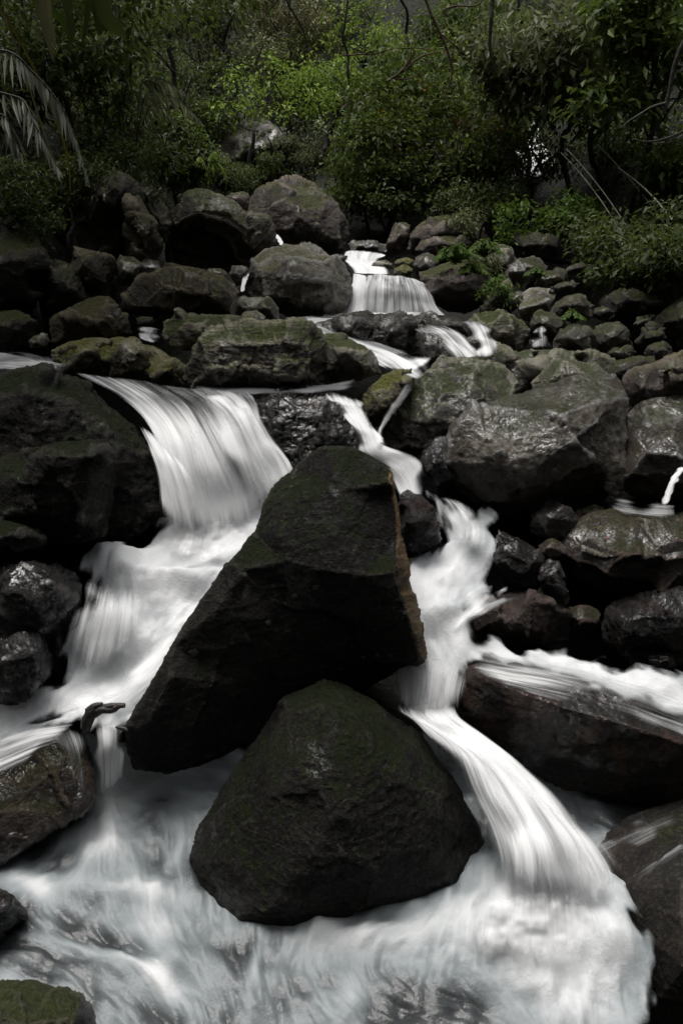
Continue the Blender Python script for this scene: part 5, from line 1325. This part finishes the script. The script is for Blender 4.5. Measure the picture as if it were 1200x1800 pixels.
def crown_leaves(lr, clumps, count, size, aspect=0.45, up=0.55, outward=0.5):
    """clumps: (n, 6) centre + radii; leaves cluster in a shell of each clump on small sprays"""
    cl = np.asarray(clumps, float)
    w = (cl[:, 3] * cl[:, 4] * cl[:, 5]) ** (2 / 3.0); w /= w.sum()
    ns = max(1, count // 7)
    k = lr.choice(len(cl), ns, p=w)
    d = lr.normal(size=(ns, 3)); d /= np.linalg.norm(d, axis=1, keepdims=True)
    rad = 0.62 + 0.45 * lr.random(ns) ** 0.8
    c = cl[k, :3] + d * rad[:, None] * cl[k, 3:6]
    hol = vnoise(c * 2.6 / max(size * 12, 0.3), 77)
    m = (hol > -0.5) & ((d[:, 2] > -0.35) | (lr.random(ns) < 0.35))
    c = c[m]; d = d[m]; k = k[m]
    n7 = 7
    cc = np.repeat(c, n7, 0) + lr.normal(size=(len(c) * n7, 3)) * size * 0.8
    dd = np.repeat(d, n7, 0)
    ax = dd * outward + lr.normal(size=dd.shape) * 0.6; ax[:, 2] -= 0.25
    nr = lr.normal(size=dd.shape) * 0.45 + dd * 0.25; nr[:, 2] += up + 0.4
    L = size * lr.uniform(0.7, 1.3, len(cc)); Wd = L * aspect * lr.uniform(0.8, 1.2, len(cc))
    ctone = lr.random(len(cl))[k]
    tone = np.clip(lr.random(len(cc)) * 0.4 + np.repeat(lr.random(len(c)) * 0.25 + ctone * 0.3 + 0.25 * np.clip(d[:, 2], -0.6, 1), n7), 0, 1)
    return cc, ax, nr, L, Wd, tone


def woody(name, label, px, py, Y, wpx, hpx, mat, count=3500, leaf=0.06, clumps=7, kind='tree', group=None, seed=1, depth=None, base=None, aspect=0.45, up=0.55, trunks=1, flat=0.6):
    """tree or shrub whose crown is centred on (px, py) at distance Y; rooted on the ground below"""
    lr = np.random.default_rng(seed)
    c = P(px, py, Y); mp_ = Y / F_PX / 0.95
    rx, rz = wpx * mp_ / 2, hpx * mp_ / 2
    ry = depth if depth else min(rx, 0.9)
    gx_, gy_ = (base if base else (c[0] + lr.uniform(-.15, .15), Y + 0.15))
    gz = float(ground_z(gx_, gy_)) - 0.1
    gz = min(gz, c[2] - rz * 0.5)
    root = np.array([gx_, gy_, gz])
    cl = []
    for i in range(int(clumps * 2.1)):
        d = lr.normal(size=3); d /= np.linalg.norm(d); f = lr.uniform(0.3, 0.92)
        s = lr.uniform(0.2, 0.38)
        cl.append([c[0] + d[0] * rx * f, c[1] + d[1] * ry * f, c[2] + d[2] * rz * f, rx * s * 1.15, ry * s * 1.25, rz * s * flat * 1.25])
    cl = np.array(cl)
    o = empty(name, root, label, kind, group)
    A = crown_leaves(lr, cl, count, leaf, aspect, up)
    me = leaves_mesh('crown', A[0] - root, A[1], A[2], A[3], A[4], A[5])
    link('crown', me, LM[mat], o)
    parts = []
    top = c + np.array([0, 0, -rz * 0.2])
    for t in range(trunks):
        off = np.array([lr.uniform(-.12, .12), lr.uniform(-.1, .1), 0]) * (t > 0)
        tp = top + off * 4
        L = np.linalg.norm(tp - root)
        parts.append(tube(wander(root + off, tp, 10, 0.08 * L, seed + t) - root, 0.012 + 0.016 * L, 0.008 + 0.006 * L))
    tv, tf = join(parts)
    link('trunk', mesh_from('trunk', tv, quads=tf), BARK, o)
    lp = []
    for i in range(0, len(cl), 2):
        lp.append(tube(wander(top - (top - root) * lr.uniform(0, 0.4), cl[i, :3], 7, 0.06, seed + 50 + i) - root, 0.014, 0.004, 5))
    tv, tf = join(lp)
    link('limbs', mesh_from('limbs', tv, quads=tf), BARK, o)
    return o


def frond(rach, lleaf, n, width, droop=0.6, lr=None, start=0.08, both=True):
    """palm or fern frond: rachis tube + leaflets. returns (tube mesh parts, leaf arrays)"""
    R = catmull(np.asarray(rach, float), 40)
    tv, tf = tube(R, 0.006, 0.002, 5)
    t = np.linspace(start, 0.99, n)
    i = (t * 39).astype(int); f = t * 39 - i
    b = R[i] * (1 - f[:, None]) + R[np.minimum(i + 1, 39)] * f[:, None]
    d = np.gradient(R, axis=0)[i]; d /= np.linalg.norm(d, axis=1, keepdims=True)
    side = np.cross(d, [0, 0, 1.0]); side /= np.maximum(np.linalg.norm(side, axis=1, keepdims=True), 1e-9)
    C = []; AX = []; NR = []; L = []; Wd = []
    for s_ in ((1, -1) if both else (1,)):
        ll = lleaf * np.sin(np.pi * np.clip(t * 0.88 + 0.1, 0, 1)) ** 0.6 * lr.uniform(0.45, 1.15, n)
        ax = side * s_ * 0.75 + d * 0.65 + np.array([0, 0, -droop]) + lr.normal(size=(n, 3)) * 0.2
        nr = np.cross(ax, d) * s_; nr[:, 2] = np.abs(nr[:, 2]) + 0.3
        C.append(b); AX.append(ax); NR.append(nr); L.append(ll); Wd.append(np.full(n, width) * lr.uniform(0.8, 1.2, n))
    return (tv, tf), (np.concatenate(C), np.concatenate(AX), np.concatenate(NR), np.concatenate(L), np.concatenate(Wd))


def frond_plant(name, label, cat, root, fronds, mat, group=None, seed=3):
    """fronds: list of (rachis world points, leaflet length, n, width, droop)"""
    lr = np.random.default_rng(seed)
    root = np.asarray(root, float)
    o = empty(name, root, label, cat, group)
    for (r, ll, n, w, dr) in fronds:
        (tv, tf), A = frond(r, ll, n, w, dr, lr)
        me = leaves_mesh('frond', A[0] - root, A[1], A[2], A[3], A[4], np.clip(lr.random(len(A[0])), 0, 1))
        fo = link('frond', me, LM[mat], o)
        link('stem', mesh_from('stem', tv - root, quads=tf), BARK, fo)
    return o


def px_path(pts, Y):
    return [P(p[0], p[1], Y + (p[2] if len(p) > 2 else 0)) for p in pts]


# ---- background forest. (px, py, Y, w, h, material, leaves, leaf size, seed, label)
FOREST = [
    ('tree', 'bright green small tree in the top centre, left of the hanging root', 500, 175, 11.5, 230, 130, 'bright', 1500, .075, 'tree'),
    ('tree', 'bright green sapling rising at the very centre of the forest edge', 590, 150, 12.0, 110, 100, 'bright', 1500, .075, 'tree'),
    ('tree', 'small bright green tree high up at the top edge, right of centre', 640, 60, 15.0, 190, 100, 'bright', 1500, .08, 'tree'),
    ('tree', 'pale silvery tree on the slope top left of centre', 370, 90, 13.5, 330, 210, 'silver', 9000, .07, 'tree'),
    ('shrub', 'straw-coloured flowering shrub at the top edge, left of centre', 505, 70, 15.0, 150, 160, 'straw', 6000, .06, 'shrub'),
    ('tree', 'tree with glossy leaves and rusty tips standing over the stream, right of centre', 760, 230, 11.0, 300, 170, 'rusty', 6500, .075, 'tree'),
    ('shrub', 'low spreading shrub left under the rusty-tipped tree', 640, 300, 10.6, 150, 130, 'mid', 3500, .06, 'shrub'),
    ('tree', 'green tree with bright young leaves above the rusty-tipped tree', 760, 150, 12.0, 260, 110, 'mid', 5000, .075, 'tree'),
    ('tree', 'tall tree with large pale leaves filling the upper right', 1010, 110, 10.0, 360, 200, 'silver', 5200, .11, 'tree'),
    ('tree', 'leafy tree at the right edge in the top corner', 1160, 90, 9.0, 240, 230, 'mid', 4200, .105, 'tree'),
    ('tree', 'dark tree behind the leaning bamboo poles at right', 1140, 290, 10.6, 230, 200, 'dark', 5200, .08, 'tree'),
    ('shrub', 'bright leafy shrub at the right edge beside the bamboo poles', 1180, 310, 9.0, 110, 90, 'mid', 1400, .09, 'shrub'),
    ('shrub', 'pale green bush over the black overhanging boulder on the right bank', 960, 385, 9.0, 150, 90, 'fern', 2600, .055, 'shrub'),
    ('shrub', 'dark broad-leaved shrub hanging over the right bank rocks', 1100, 430, 8.0, 240, 130, 'dark', 4000, .06, 'shrub'),
    ('shrub', 'dark shrub at the right edge above the slanted slab', 1190, 480, 7.5, 160, 110, 'dark', 3000, .055, 'shrub'),
    ('tree', 'low dark tree leaning over the rocks of the right bank', 1150, 450, 7.2, 260, 100, 'dark', 3500, .06, 'tree'),
    ('tree', 'thin leafy tree in front of the distant waterfall at upper right', 950, 265, 10.6, 190, 150, 'dark', 2600, .05, 'tree'),
    ('shrub', 'dark shrub covering the slope right of the distant waterfall', 1050, 290, 11.4, 150, 130, 'dark', 3500, .06, 'shrub'),
    ('shrub', 'rounded dome of small-leaved shrub behind the purple-brown boulder', 530, 285, 11.2, 110, 70, 'silver', 4000, .035, 'shrub'),
    ('shrub', 'gray-green shrub between the pale-topped boulder and the hollow-fronted boulder', 430, 300, 10.8, 120, 60, 'dark', 3500, .04, 'shrub'),
    ('shrub', 'yellow-green shrub on the left slope beside the arching grass', 330, 260, 10.0, 130, 140, 'mid', 4000, .05, 'shrub'),
    ('tree', 'thin tree with few yellow-green leaves in front of the pale-topped boulder', 480, 262, 11.6, 80, 60, 'bright', 500, .06, 'tree'),
    ('tree', 'deep shaded tree at the left below the silver-green palm frond', 200, 200, 9.5, 300, 230, 'dark', 7000, .06, 'tree'),
    ('tree', 'dark tree at the top left corner behind the palm', 90, 80, 8.5, 340, 240, 'dark', 5500, .08, 'tree'),
    ('shrub', 'black-green shrub clinging to the left bank above the dark slab', 150, 310, 8.2, 260, 120, 'dark', 5000, .05, 'shrub'),
    ('shrub', 'low shrub at the far left edge above the dark cliff outcrop', 40, 350, 7.2, 200, 130, 'dark', 4000, .045, 'shrub'),
    ('tree', 'tree with slender stems over the dark hollow right of the stream head', 835, 315, 11.2, 150, 80, 'dark', 2500, .065, 'tree'),
    ('tree', 'dim tree on the upper slope between the bright trees and the top edge', 560, 20, 17.0, 300, 120, 'silver', 5500, .07, 'tree'),
    ('tree', 'shaded green tree at the top, above the rusty-tipped tree', 830, 60, 13.5, 260, 160, 'mid', 5500, .075, 'tree'),
    ('shrub', 'dark shrub under the rusty-tipped tree beside the leaning stone', 690, 345, 10.6, 170, 90, 'dark', 3500, .06, 'shrub'),
    ('shrub', 'dark low shrub behind the broad mossy brown boulder', 820, 360, 10.4, 180, 70, 'dark', 3000, .06, 'shrub'),
    ('tree', 'dark tree left of the hanging roots on the middle slope', 690, 200, 13.0, 180, 120, 'silver', 4500, .07, 'tree'),
    ('tree', 'grayish tree on the slope just left of the bright centre trees', 330, 180, 12.0, 220, 150, 'dark', 6000, .06, 'tree'),
    ('shrub', 'patch of creeping plants on top of the broad mossy brown boulder', 815, 393, 9.2, 60, 34, 'silver', 1000, .035, 'shrub'),
    ('shrub', 'creeping plants on the rounded boulder behind the ferns', 860, 455, 7.75, 70, 60, 'silver', 1300, .028, 'shrub'),
    ('shrub', 'small leafy plants on the mossy green bank rock', 880, 515, 6.95, 60, 60, 'fern', 600, .03, 'shrub'),
]
for k, (nm, lb, px, py, Y, w, h, mt, cnt, lf, ct) in enumerate(FOREST):
    woody(nm, lb, px, py, Y, w, h, mt, int(cnt * (1.5 if mt == 'bright' else 1.2)), lf * (0.85 if mt == 'bright' else 1.15), clumps=8 if w > 120 else 5, kind=ct, seed=100 + k, depth=min(w * Y / F_PX / 2, 0.9 if w > 80 else 0.25), up=0.7,
          trunks=1 if nm == 'tree' else 2)

woody('tree', 'large overhanging tree whose dark boughs fill the top left corner', 60, -160, 6.6, 860, 300, 'dark', 14000, .075, clumps=12, kind='tree', seed=801, depth=2.2, base=(-5.5, 7.5), up=0.7)

# far slope: dense individual trees filling the hillside
far = []
lr = np.random.default_rng(42)
for row, (Y, py) in enumerate(((14.5, 330), (16, 250), (18.5, 170), (21, 90), (24, 20), (27, -40), (31, -90))):
    for i in range(9):
        px = -60 + i * 165 + (row % 2) * 80 + lr.uniform(-30, 30)
        if 860 < px < 1060 and row < 1:
            continue
        far.append((px, py + lr.uniform(-20, 20), Y, row))
for k, (px, py, Y, row) in enumerate(far):
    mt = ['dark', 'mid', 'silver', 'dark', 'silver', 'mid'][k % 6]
    if px < 300: mt = 'dark'  # left-hand shade painted in with the dark leaf colour
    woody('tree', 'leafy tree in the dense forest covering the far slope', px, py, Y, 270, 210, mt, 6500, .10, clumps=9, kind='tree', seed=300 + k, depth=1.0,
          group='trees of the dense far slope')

# undergrowth on the banks (uncountable small leaves)
def undergrowth():
    lr = np.random.default_rng(5)
    n = 75000
    x = np.where(lr.random(n) < 0.5, lr.uniform(-9, -2.2, n), lr.uniform(2.4, 9, n))
    y = lr.uniform(6.2, 18, n)
    add = lr.random(n) < 0.35
    x = np.where(add, lr.uniform(-6, 6, n), x); y = np.where(add, lr.uniform(11.0, 18, n), y)
    q = np.stack([x, y, x * 0], -1)
    keep = (vnoise(q * 1.3, 4) > -0.5) & ~((x > 0) & (x < 4.2) & (y < 8.5)) & ~((x < 0) & (y < 7.4) & (x > -3.2))
    keep &= ~((x / y > 0.16) & (x / y < 0.29) & (y > 10.0) & (y < 12.0) & (vnoise(q * 2.3, 8) > -0.25))
    x, y = x[keep], y[keep]
    z = ground_z(x, y) + 0.12 * fbm(np.stack([x, y, x * 0], -1) * 1.1, 4, 3)
    n = len(x)
    c = np.stack([x, y, z + lr.uniform(0, 0.45, n)], -1)
    ax = lr.normal(size=(n, 3)); nr = lr.normal(size=(n, 3)) * 0.4; nr[:, 2] += 1; nr[:, 1] -= 0.4
    L = lr.uniform(0.04, 0.11, n)
    me = leaves_mesh('undergrowth', c, ax, nr, L, L * 0.5, lr.random(n))
    o = link('undergrowth', me, LM['dark']); tag(o, kind='stuff')
undergrowth()

# ---- fronds and ferns
F1 = [px_path([(-60, 70), (0, 88), (55, 125), (105, 185), (130, 240), (158, 318)], 4.2)]
root = P(-160, 420, 4.6)
frond_plant('palm', 'silvery palm with long drooping fronds reaching in from the left edge', 'palm', root,
            [(px_path([(-160, 420, .4), (-120, 120, .3), (0, 88), (60, 128), (110, 190), (138, 258), (156, 318)], 4.2), .14, 44, .018, 2.2),
             (px_path([(-160, 420, .4), (-90, 200, .2), (0, 200), (20, 232), (38, 272)], 4.2), .16, 30, .018, 1.6),
             (px_path([(-160, 420, .4), (-60, 190, .2), (30, 170, .1), (60, 215), (85, 262), (108, 305)], 4.4), .15, 26, .018, 1.5)], 'frond', seed=5)
frond_plant('palm', 'small palm on the left slope with two short feathery fronds', 'palm', P(240, 260, 8.6),
            [(px_path([(240, 260), (255, 170), (290, 165), (325, 185), (352, 212)], 8.4), .20, 40, .018, 1.2),
             (px_path([(240, 260), (248, 150), (275, 138), (305, 150), (325, 165)], 8.6), .2, 36, .018, 1.2),
             (px_path([(240, 260), (262, 190), (285, 190), (300, 205), (310, 218)], 8.2), .14, 30, .015, 1.2)], 'silver', seed=6)
frond_plant('tree_fern', 'pale tree fern below the bright green tree in the top centre', 'fern', P(455, 300, 11.4),
            [(px_path([(455, 300), (460, 262), (478, 250), (500, 258)], 11.3), .22, 26, .03, .5), (px_path([(455, 300), (452, 262), (438, 254), (420, 268)], 11.3), .22, 26, .03, .5),
             (px_path([(455, 300), (470, 240), (495, 232), (512, 240)], 11.5), .22, 26, .03, .5), (px_path([(455, 300), (458, 272), (470, 275), (478, 296)], 11.1), .18, 26, .03, .5),
             (px_path([(455, 300), (450, 250), (460, 232), (478, 228)], 11.5), .22, 26, .03, .5)], 'silver', seed=7)
frond_plant('grass_tuft', 'arching tuft of long pale grass on the left slope', 'grass', P(370, 330, 9.6),
            [(px_path([(370, 330), (372, 290), (385, 285), (396, 305), (397, 330)], 9.5), .10, 40, .012, 1.2), (px_path([(370, 330), (366, 280), (378, 265), (388, 280)], 9.5), .10, 40, .012, 1.2),
             (px_path([(370, 330), (360, 285), (350, 275), (345, 290)], 9.5), .09, 40, .012, 1.2)], 'bright', seed=8)
FERNS = [('fern', 'bright green fern spreading over the smooth slab beside the veil waterfall', 800, 452, 7.2, 1.0), ('fern', 'second bright fern just right of the spreading one', 850, 440, 7.4, .8),
         ('fern', 'darker fern drooping below the two bright ferns', 830, 478, 7.2, .8), ('fern', 'tiny fern sprig on the dark wedge rock of the right bank', 1005, 556, 6.4, .5),
         ('fern', 'fern on the mossy wedge of rock beside the saddle-shaped rock', 942, 478, 7.4, .5)]
for k, (nm, lb, px, py, Y, sc_) in enumerate(FERNS):
    lr = np.random.default_rng(60 + k)
    fr = []
    for j in range(9):
        a = math.pi * (0.05 + 0.9 * j / 8) + lr.uniform(-.1, .1)
        L = 42 * sc_ * lr.uniform(.8, 1.15)
        fr.append((px_path([(px, py + 12), (px + math.cos(a) * L * .5, py + 2 - math.sin(a) * L * .55, -.05), (px + math.cos(a) * L, py + 2 - math.sin(a) * L * .35 + 6, -.12 if j % 2 else .08)], Y), .055 * sc_ + .015, 26, .014, .35))
    frond_plant(nm, lb, 'fern', P(px, py + 12, Y), fr, 'fern', seed=70 + k)

# broad drooping leaves, top left
def blade(name, pts, Y, w, mat, root, parent, seed):
    R = catmull(np.array(px_path(pts, Y)), 16)
    d = np.gradient(R, axis=0); d /= np.linalg.norm(d, axis=1, keepdims=True)
    s_ = np.cross(d, [0.2, 1.0, 0.15]); s_ /= np.linalg.norm(s_, axis=1, keepdims=True)
    t = np.linspace(0, 1, 16); ww = w * np.sin(np.pi * (t * 0.94 + 0.03)) ** 0.8
    up = np.cross(s_, d)
    V = np.stack([R - s_ * ww[:, None] / 2 + up * ww[:, None] * .15, R, R + s_ * ww[:, None] / 2 + up * ww[:, None] * .15], 1).reshape(-1, 3)
    q = []
    for i in range(15):
        for k in range(2):
            q.append((i * 3 + k, i * 3 + k + 1, (i + 1) * 3 + k + 1, (i + 1) * 3 + k))
    me = mesh_from(name, V - root, quads=np.array(q)); add_attr(me, 'tone', np.full(len(V), (seed * 0.37) % 1 * 0.8))
    return link(name, me, LM[mat], parent)
root = P(-40, -60, 5.2)
g = empty('ginger_plant', root, 'broad-leaved plant drooping from the top left corner with withered and yellow leaves', 'plant')
BL = [([(-40, -60), (60, -20), (75, 30), (92, 100)], .06, 'straw'), ([(-40, -60), (70, -10), (84, 30), (98, 85)], .05, 'straw'), ([(-40, -60), (80, 10), (110, 40), (122, 70)], .04, 'mid'),
      ([(-40, -60), (90, -30), (125, 45), (118, 85)], .05, 'dark'), ([(-40, -60), (150, -40), (185, 30), (222, 65)], .10, 'dark'), ([(-40, -60), (120, -40), (170, 0), (175, 60)], .14, 'dark'),
      ([(-40, -60), (60, 120), (115, 260), (124, 345)], .018, 'yellow'), ([(-40, -60), (20, 60), (80, 240), (112, 318)], .012, 'straw'), ([(-40, -60), (60, -40), (150, -20), (143, 90)], .05, 'dark')]
for k, (pts, w, mt) in enumerate(BL):
    blade('leaf', pts, 5.0 + 0.08 * k, w, mt, root, g, k + 1)

# ---- bare branches, roots, bamboo, driftwood
def branch(name, label, cat, segs, mat, sides=7):
    """segs: list of (pixel path with depth, r0, r1)"""
    root = P(*segs[0][0][0][:2], segs[0][1])
    parts = []
    for k, (pts, Y, r0, r1) in enumerate(segs):
        R = catmull(np.array(px_path(pts, Y)), 8 * len(pts))
        R = R + np.stack([vnoise(R * 5 + 3 * k, 3), vnoise(R * 5 + 40, 4), vnoise(R * 5 + 80, 5)], -1) * r0 * 1.5
        parts.append(tube(R - root, r0, r1, sides))
    v, f = join(parts)
    return tag(link(name, mesh_from(name, v, quads=f), mat, origin=root), label, cat)

branch('hanging_branch', 'long crooked brown branch hanging down into the view right of centre', 'branch',
       [([(735, -40), (748, 0), (770, 50), (788, 90), (794, 130), (785, 160), (778, 175)], 8.5, .016, .006), ([(788, 30), (780, 20), (800, 12), (840, 10), (850, -10)], 8.5, .010, .006), ([(775, 60), (800, 78), (815, 88)], 8.5, .008, .003)], BARKRED)
branch('hanging_branch', 'straight dark branch hanging from the top edge, right of the crooked one', 'branch',
       [([(868, -40), (864, 20), (862, 60), (866, 95), (870, 118)], 7.5, .02, .008)], BARK)
branch('hanging_branch', 'thin black twig hanging from the top edge above the bright centre tree', 'branch',
       [([(490, -30), (505, 10), (530, 50), (538, 75), (542, 106)], 7.0, .009, .003), ([(490, 0), (470, 25), (458, 45)], 7.0, .006, .002), ([(530, 50), (538, 48), (540, 60)], 7.0, .005, .002)], BARK)
branch('hanging_branch', 'forked dark branch coming in from the right edge', 'branch',
       [([(1215, 50), (1190, 100), (1175, 150), (1166, 200)], 6.5, .022, .010), ([(1168, 182), (1140, 190), (1110, 210), (1088, 228)], 6.5, .012, .005)], BARK)
branch('hanging_branch', 'thin drooping twig below the forked dark branch at the right edge', 'branch', [([(1235, 210), (1180, 238), (1140, 248), (1110, 244)], 6.8, .008, .003)], BARK)
branch('root', 'tangle of reddish roots on the slope left of the crooked branch', 'root',
       [([(680, 145), (700, 130), (718, 105), (722, 85)], 11.0, .014, .006), ([(690, 140), (720, 138), (740, 125)], 11.0, .010, .004), ([(600, 190), (625, 178), (650, 165)], 11.0, .010, .005), ([(720, 110), (730, 70), (735, 50)], 11.0, .007, .003),
        ([(600, 100), (650, 95), (700, 85), (760, 88), (830, 92)], 11.6, .010, .005), ([(710, 125), (740, 100), (775, 92)], 11, .014, .006)], BARKRED)
branch('dead_tree', 'thin bare dark stem left in front of the pale-topped boulder', 'tree', [([(440, 300), (442, 265), (446, 230)], 11.2, .03, .02)], BARK)
branch('dead_tree', 'forked bare dark stem leaning right in front of the pale-topped boulder', 'tree', [([(482, 310), (484, 275), (500, 255), (518, 238)], 11.2, .022, .012), ([(484, 290), (478, 260), (470, 240)], 11.2, .012, .008)], BARK)
branch('dead_tree', 'stout dark stump-like trunk right of the pale-topped boulder', 'tree', [([(572, 290), (578, 250), (582, 210)], 11.0, .05, .03)], BARK)
branch('multi_stemmed_tree', 'many slender dark stems of a bush in the shade under the rusty-tipped tree', 'tree',
       [([(770, 370), (762, 330), (750, 290), (745, 260)], 10.6, .02, .01), ([(785, 372), (782, 330), (775, 290), (760, 260)], 10.6, .02, .01), ([(800, 370), (805, 330), (800, 290), (810, 255)], 10.6, .022, .01), ([(820, 370), (825, 335), (815, 300), (830, 260)], 10.6, .018, .01),
        ([(835, 350), (822, 320), (805, 300), (790, 270)], 10.6, .014, .008), ([(755, 360), (740, 320), (735, 280)], 10.6, .016, .008)], BARK)
for k, (pts, Y, r0, r1, lb) in enumerate([([(610, 330), (606, 250), (618, 170), (604, 80), (612, -20)], 11.6, .03, .012, 'slim dark trunk rising through the centre of the forest to the top edge'),
                                   ([(700, 300), (712, 220), (700, 140), (716, 60), (708, -20)], 12.2, .04, .016, 'dark trunk behind the crooked hanging branch'),
                                   ([(930, 330), (922, 250), (905, 160), (915, 60), (900, -30)], 11.2, .035, .014, 'leaning dark trunk left of the distant waterfall'),
                                   ([(1055, 340), (1040, 250), (1062, 150), (1050, 50), (1066, -30)], 10.4, .035, .014, 'dark trunk between the distant waterfall and the bamboo poles'),
                                   ([(300, 300), (292, 220), (306, 130), (286, 40), (296, -30)], 10.2, .04, .018, 'dark trunk on the left slope beside the small feathery palm'),
                                   ([(400, 250), (412, 170), (396, 90), (408, 10), (402, -40)], 13.0, .04, .018, 'thin gray trunk in front of the pale silvery tree')]):
    branch('sapling', lb, 'tree', [(pts, Y, r0, r1), ([pts[1], (pts[1][0] + 30, pts[1][1] - 40), (pts[1][0] + 50, pts[1][1] - 90)], Y, r0 * .5, r1 * .4), ([pts[2], (pts[2][0] - 34, pts[2][1] - 36), (pts[2][0] - 70, pts[2][1] - 60)], Y, r0 * .45, r1 * .4)], BARK)
for k, (a, b, Y, lb) in enumerate([((1085, 295), (1182, 388), 8.6, 'brightest pale bamboo pole leaning among the leaves at the right edge'), ((995, 262), (1110, 412), 8.8, 'long pale bamboo pole second from the left of the leaning set'),
                                   ((985, 268), (1085, 398), 8.9, 'thin pale bamboo pole at the left of the leaning set'), ((1050, 255), (1190, 425), 8.9, 'dim bamboo pole behind the brightest one')]):
    A, B = P(*a, Y + .5), P(*b, Y - .4)
    t = np.linspace(0, 1, 24)[:, None]
    R = A * (1 - t) + B * t
    R[:, 2] += 0.04 * np.sin(np.pi * t[:, 0])
    v, f = tube(R - B, .006 if k == 0 else .004, .009 if k == 0 else .005, 8)
    rad = np.repeat(1 + 0.18 * (np.arange(24) % 4 == 0), 8)[:, None]
    v = np.repeat((R - B), 8, 0) + (v - np.repeat((R - B), 8, 0)) * rad
    tag(link('bamboo_pole', mesh_from('bamboo_pole', v, quads=f), BAMBOO, origin=B), lb, 'bamboo pole', 'bamboo poles leaning in the right forest')
branch('driftwood', 'short black wet stick poking out of the foam at the lower left', 'stick',
       [([(152, 1280), (158, 1266), (165, 1252), (176, 1244)], 2.93, .024, .028), ([(164, 1254), (178, 1246), (196, 1247), (208, 1240), (219, 1240)], 2.925, .022, .010), ([(162, 1250), (170, 1240), (184, 1236)], 2.93, .018, .010), ([(172, 1244), (192, 1239), (206, 1238)], 2.93, .016, .008)], WOODWET, 7)
branch('driftwood', 'tiny dark twig stub at the lower left corner of the wedge-shaped boulder', 'stick',
       [([(228, 1284), (216, 1282), (206, 1280)], 3.05, .012, .006)], WOODWET)

# fallen leaves on the flat-topped boulder
for k, (px, py, mt, lb) in enumerate([(1045, 928, 'yellow', 'yellow-green fallen leaf at the back of the leaf-strewn boulder'), (1060, 931, 'yellow', 'yellow fallen leaf nearest the red one on the leaf-strewn boulder'),
                                      (1066, 947, 'red', 'red fallen leaf on the brown leaf-strewn boulder'), (1038, 924, 'fern', 'green fallen leaf left of the yellow ones on the leaf-strewn boulder')]):
    c = P(px, py, 3.9)
    dg = bpy.context.evaluated_depsgraph_get() if k == 0 else dg
    d = Vector(c - CAM).normalized()
    hit = scene.ray_cast(dg, Vector(CAM), d)
    if hit[0]:
        h = np.array(hit[1]) + np.array(hit[2]) * 0.004
        me = leaves_mesh('fallen_leaf', np.zeros((1, 3)), np.array([[1, .3 * (k - 1), 0.0]]), np.array([list(hit[2])]), np.array([.04]), np.array([.025]), np.array([.5]))
        tag(link('fallen_leaf', me, LM[mt], origin=h), lb, 'leaf')

# pale lichen patches on the dark front of the wedge-shaped boulder
wedge = ROCKS[0]
lich = rock_mat('lichen', (0.07, 0.075, 0.06), (0.16, 0.16, 0.13), moss=0.0, wet=0.0, lichen=0.3)
for k, (px, py, rr) in enumerate([(555, 1032, 7), (518, 1047, 6), (472, 1095, 7), (638, 1155, 4), (662, 1152, 4), (684, 1152, 5), (711, 1078, 4), (341, 1146, 11), (600, 1176, 3), (430, 1010, 5)]):
    lr = np.random.default_rng(900 + k)
    vs = []
    n = 14
    for i in range(n + 1):
        a = 2 * math.pi * i / n; q = rr * lr.uniform(0.6, 1.15) * (i < n)
        d = Vector(P(px + q * math.cos(a), py + q * math.sin(a) * 0.85, 3.0) - CAM).normalized()
        hit = scene.ray_cast(dg, Vector(CAM), d)
        if hit[0] and hit[4].name == wedge.name:
            vs.append(np.array(hit[1]) + np.array(hit[2]) * (0.002 + 0.003 * (i == n)))
    if len(vs) == n + 1:
        o_ = np.array(wedge.location)
        me = mesh_from('lichen_patch', np.array(vs) - o_, tris=[(i, (i + 1) % n, n) for i in range(n)])
        link('lichen_patch', me, lich, wedge)
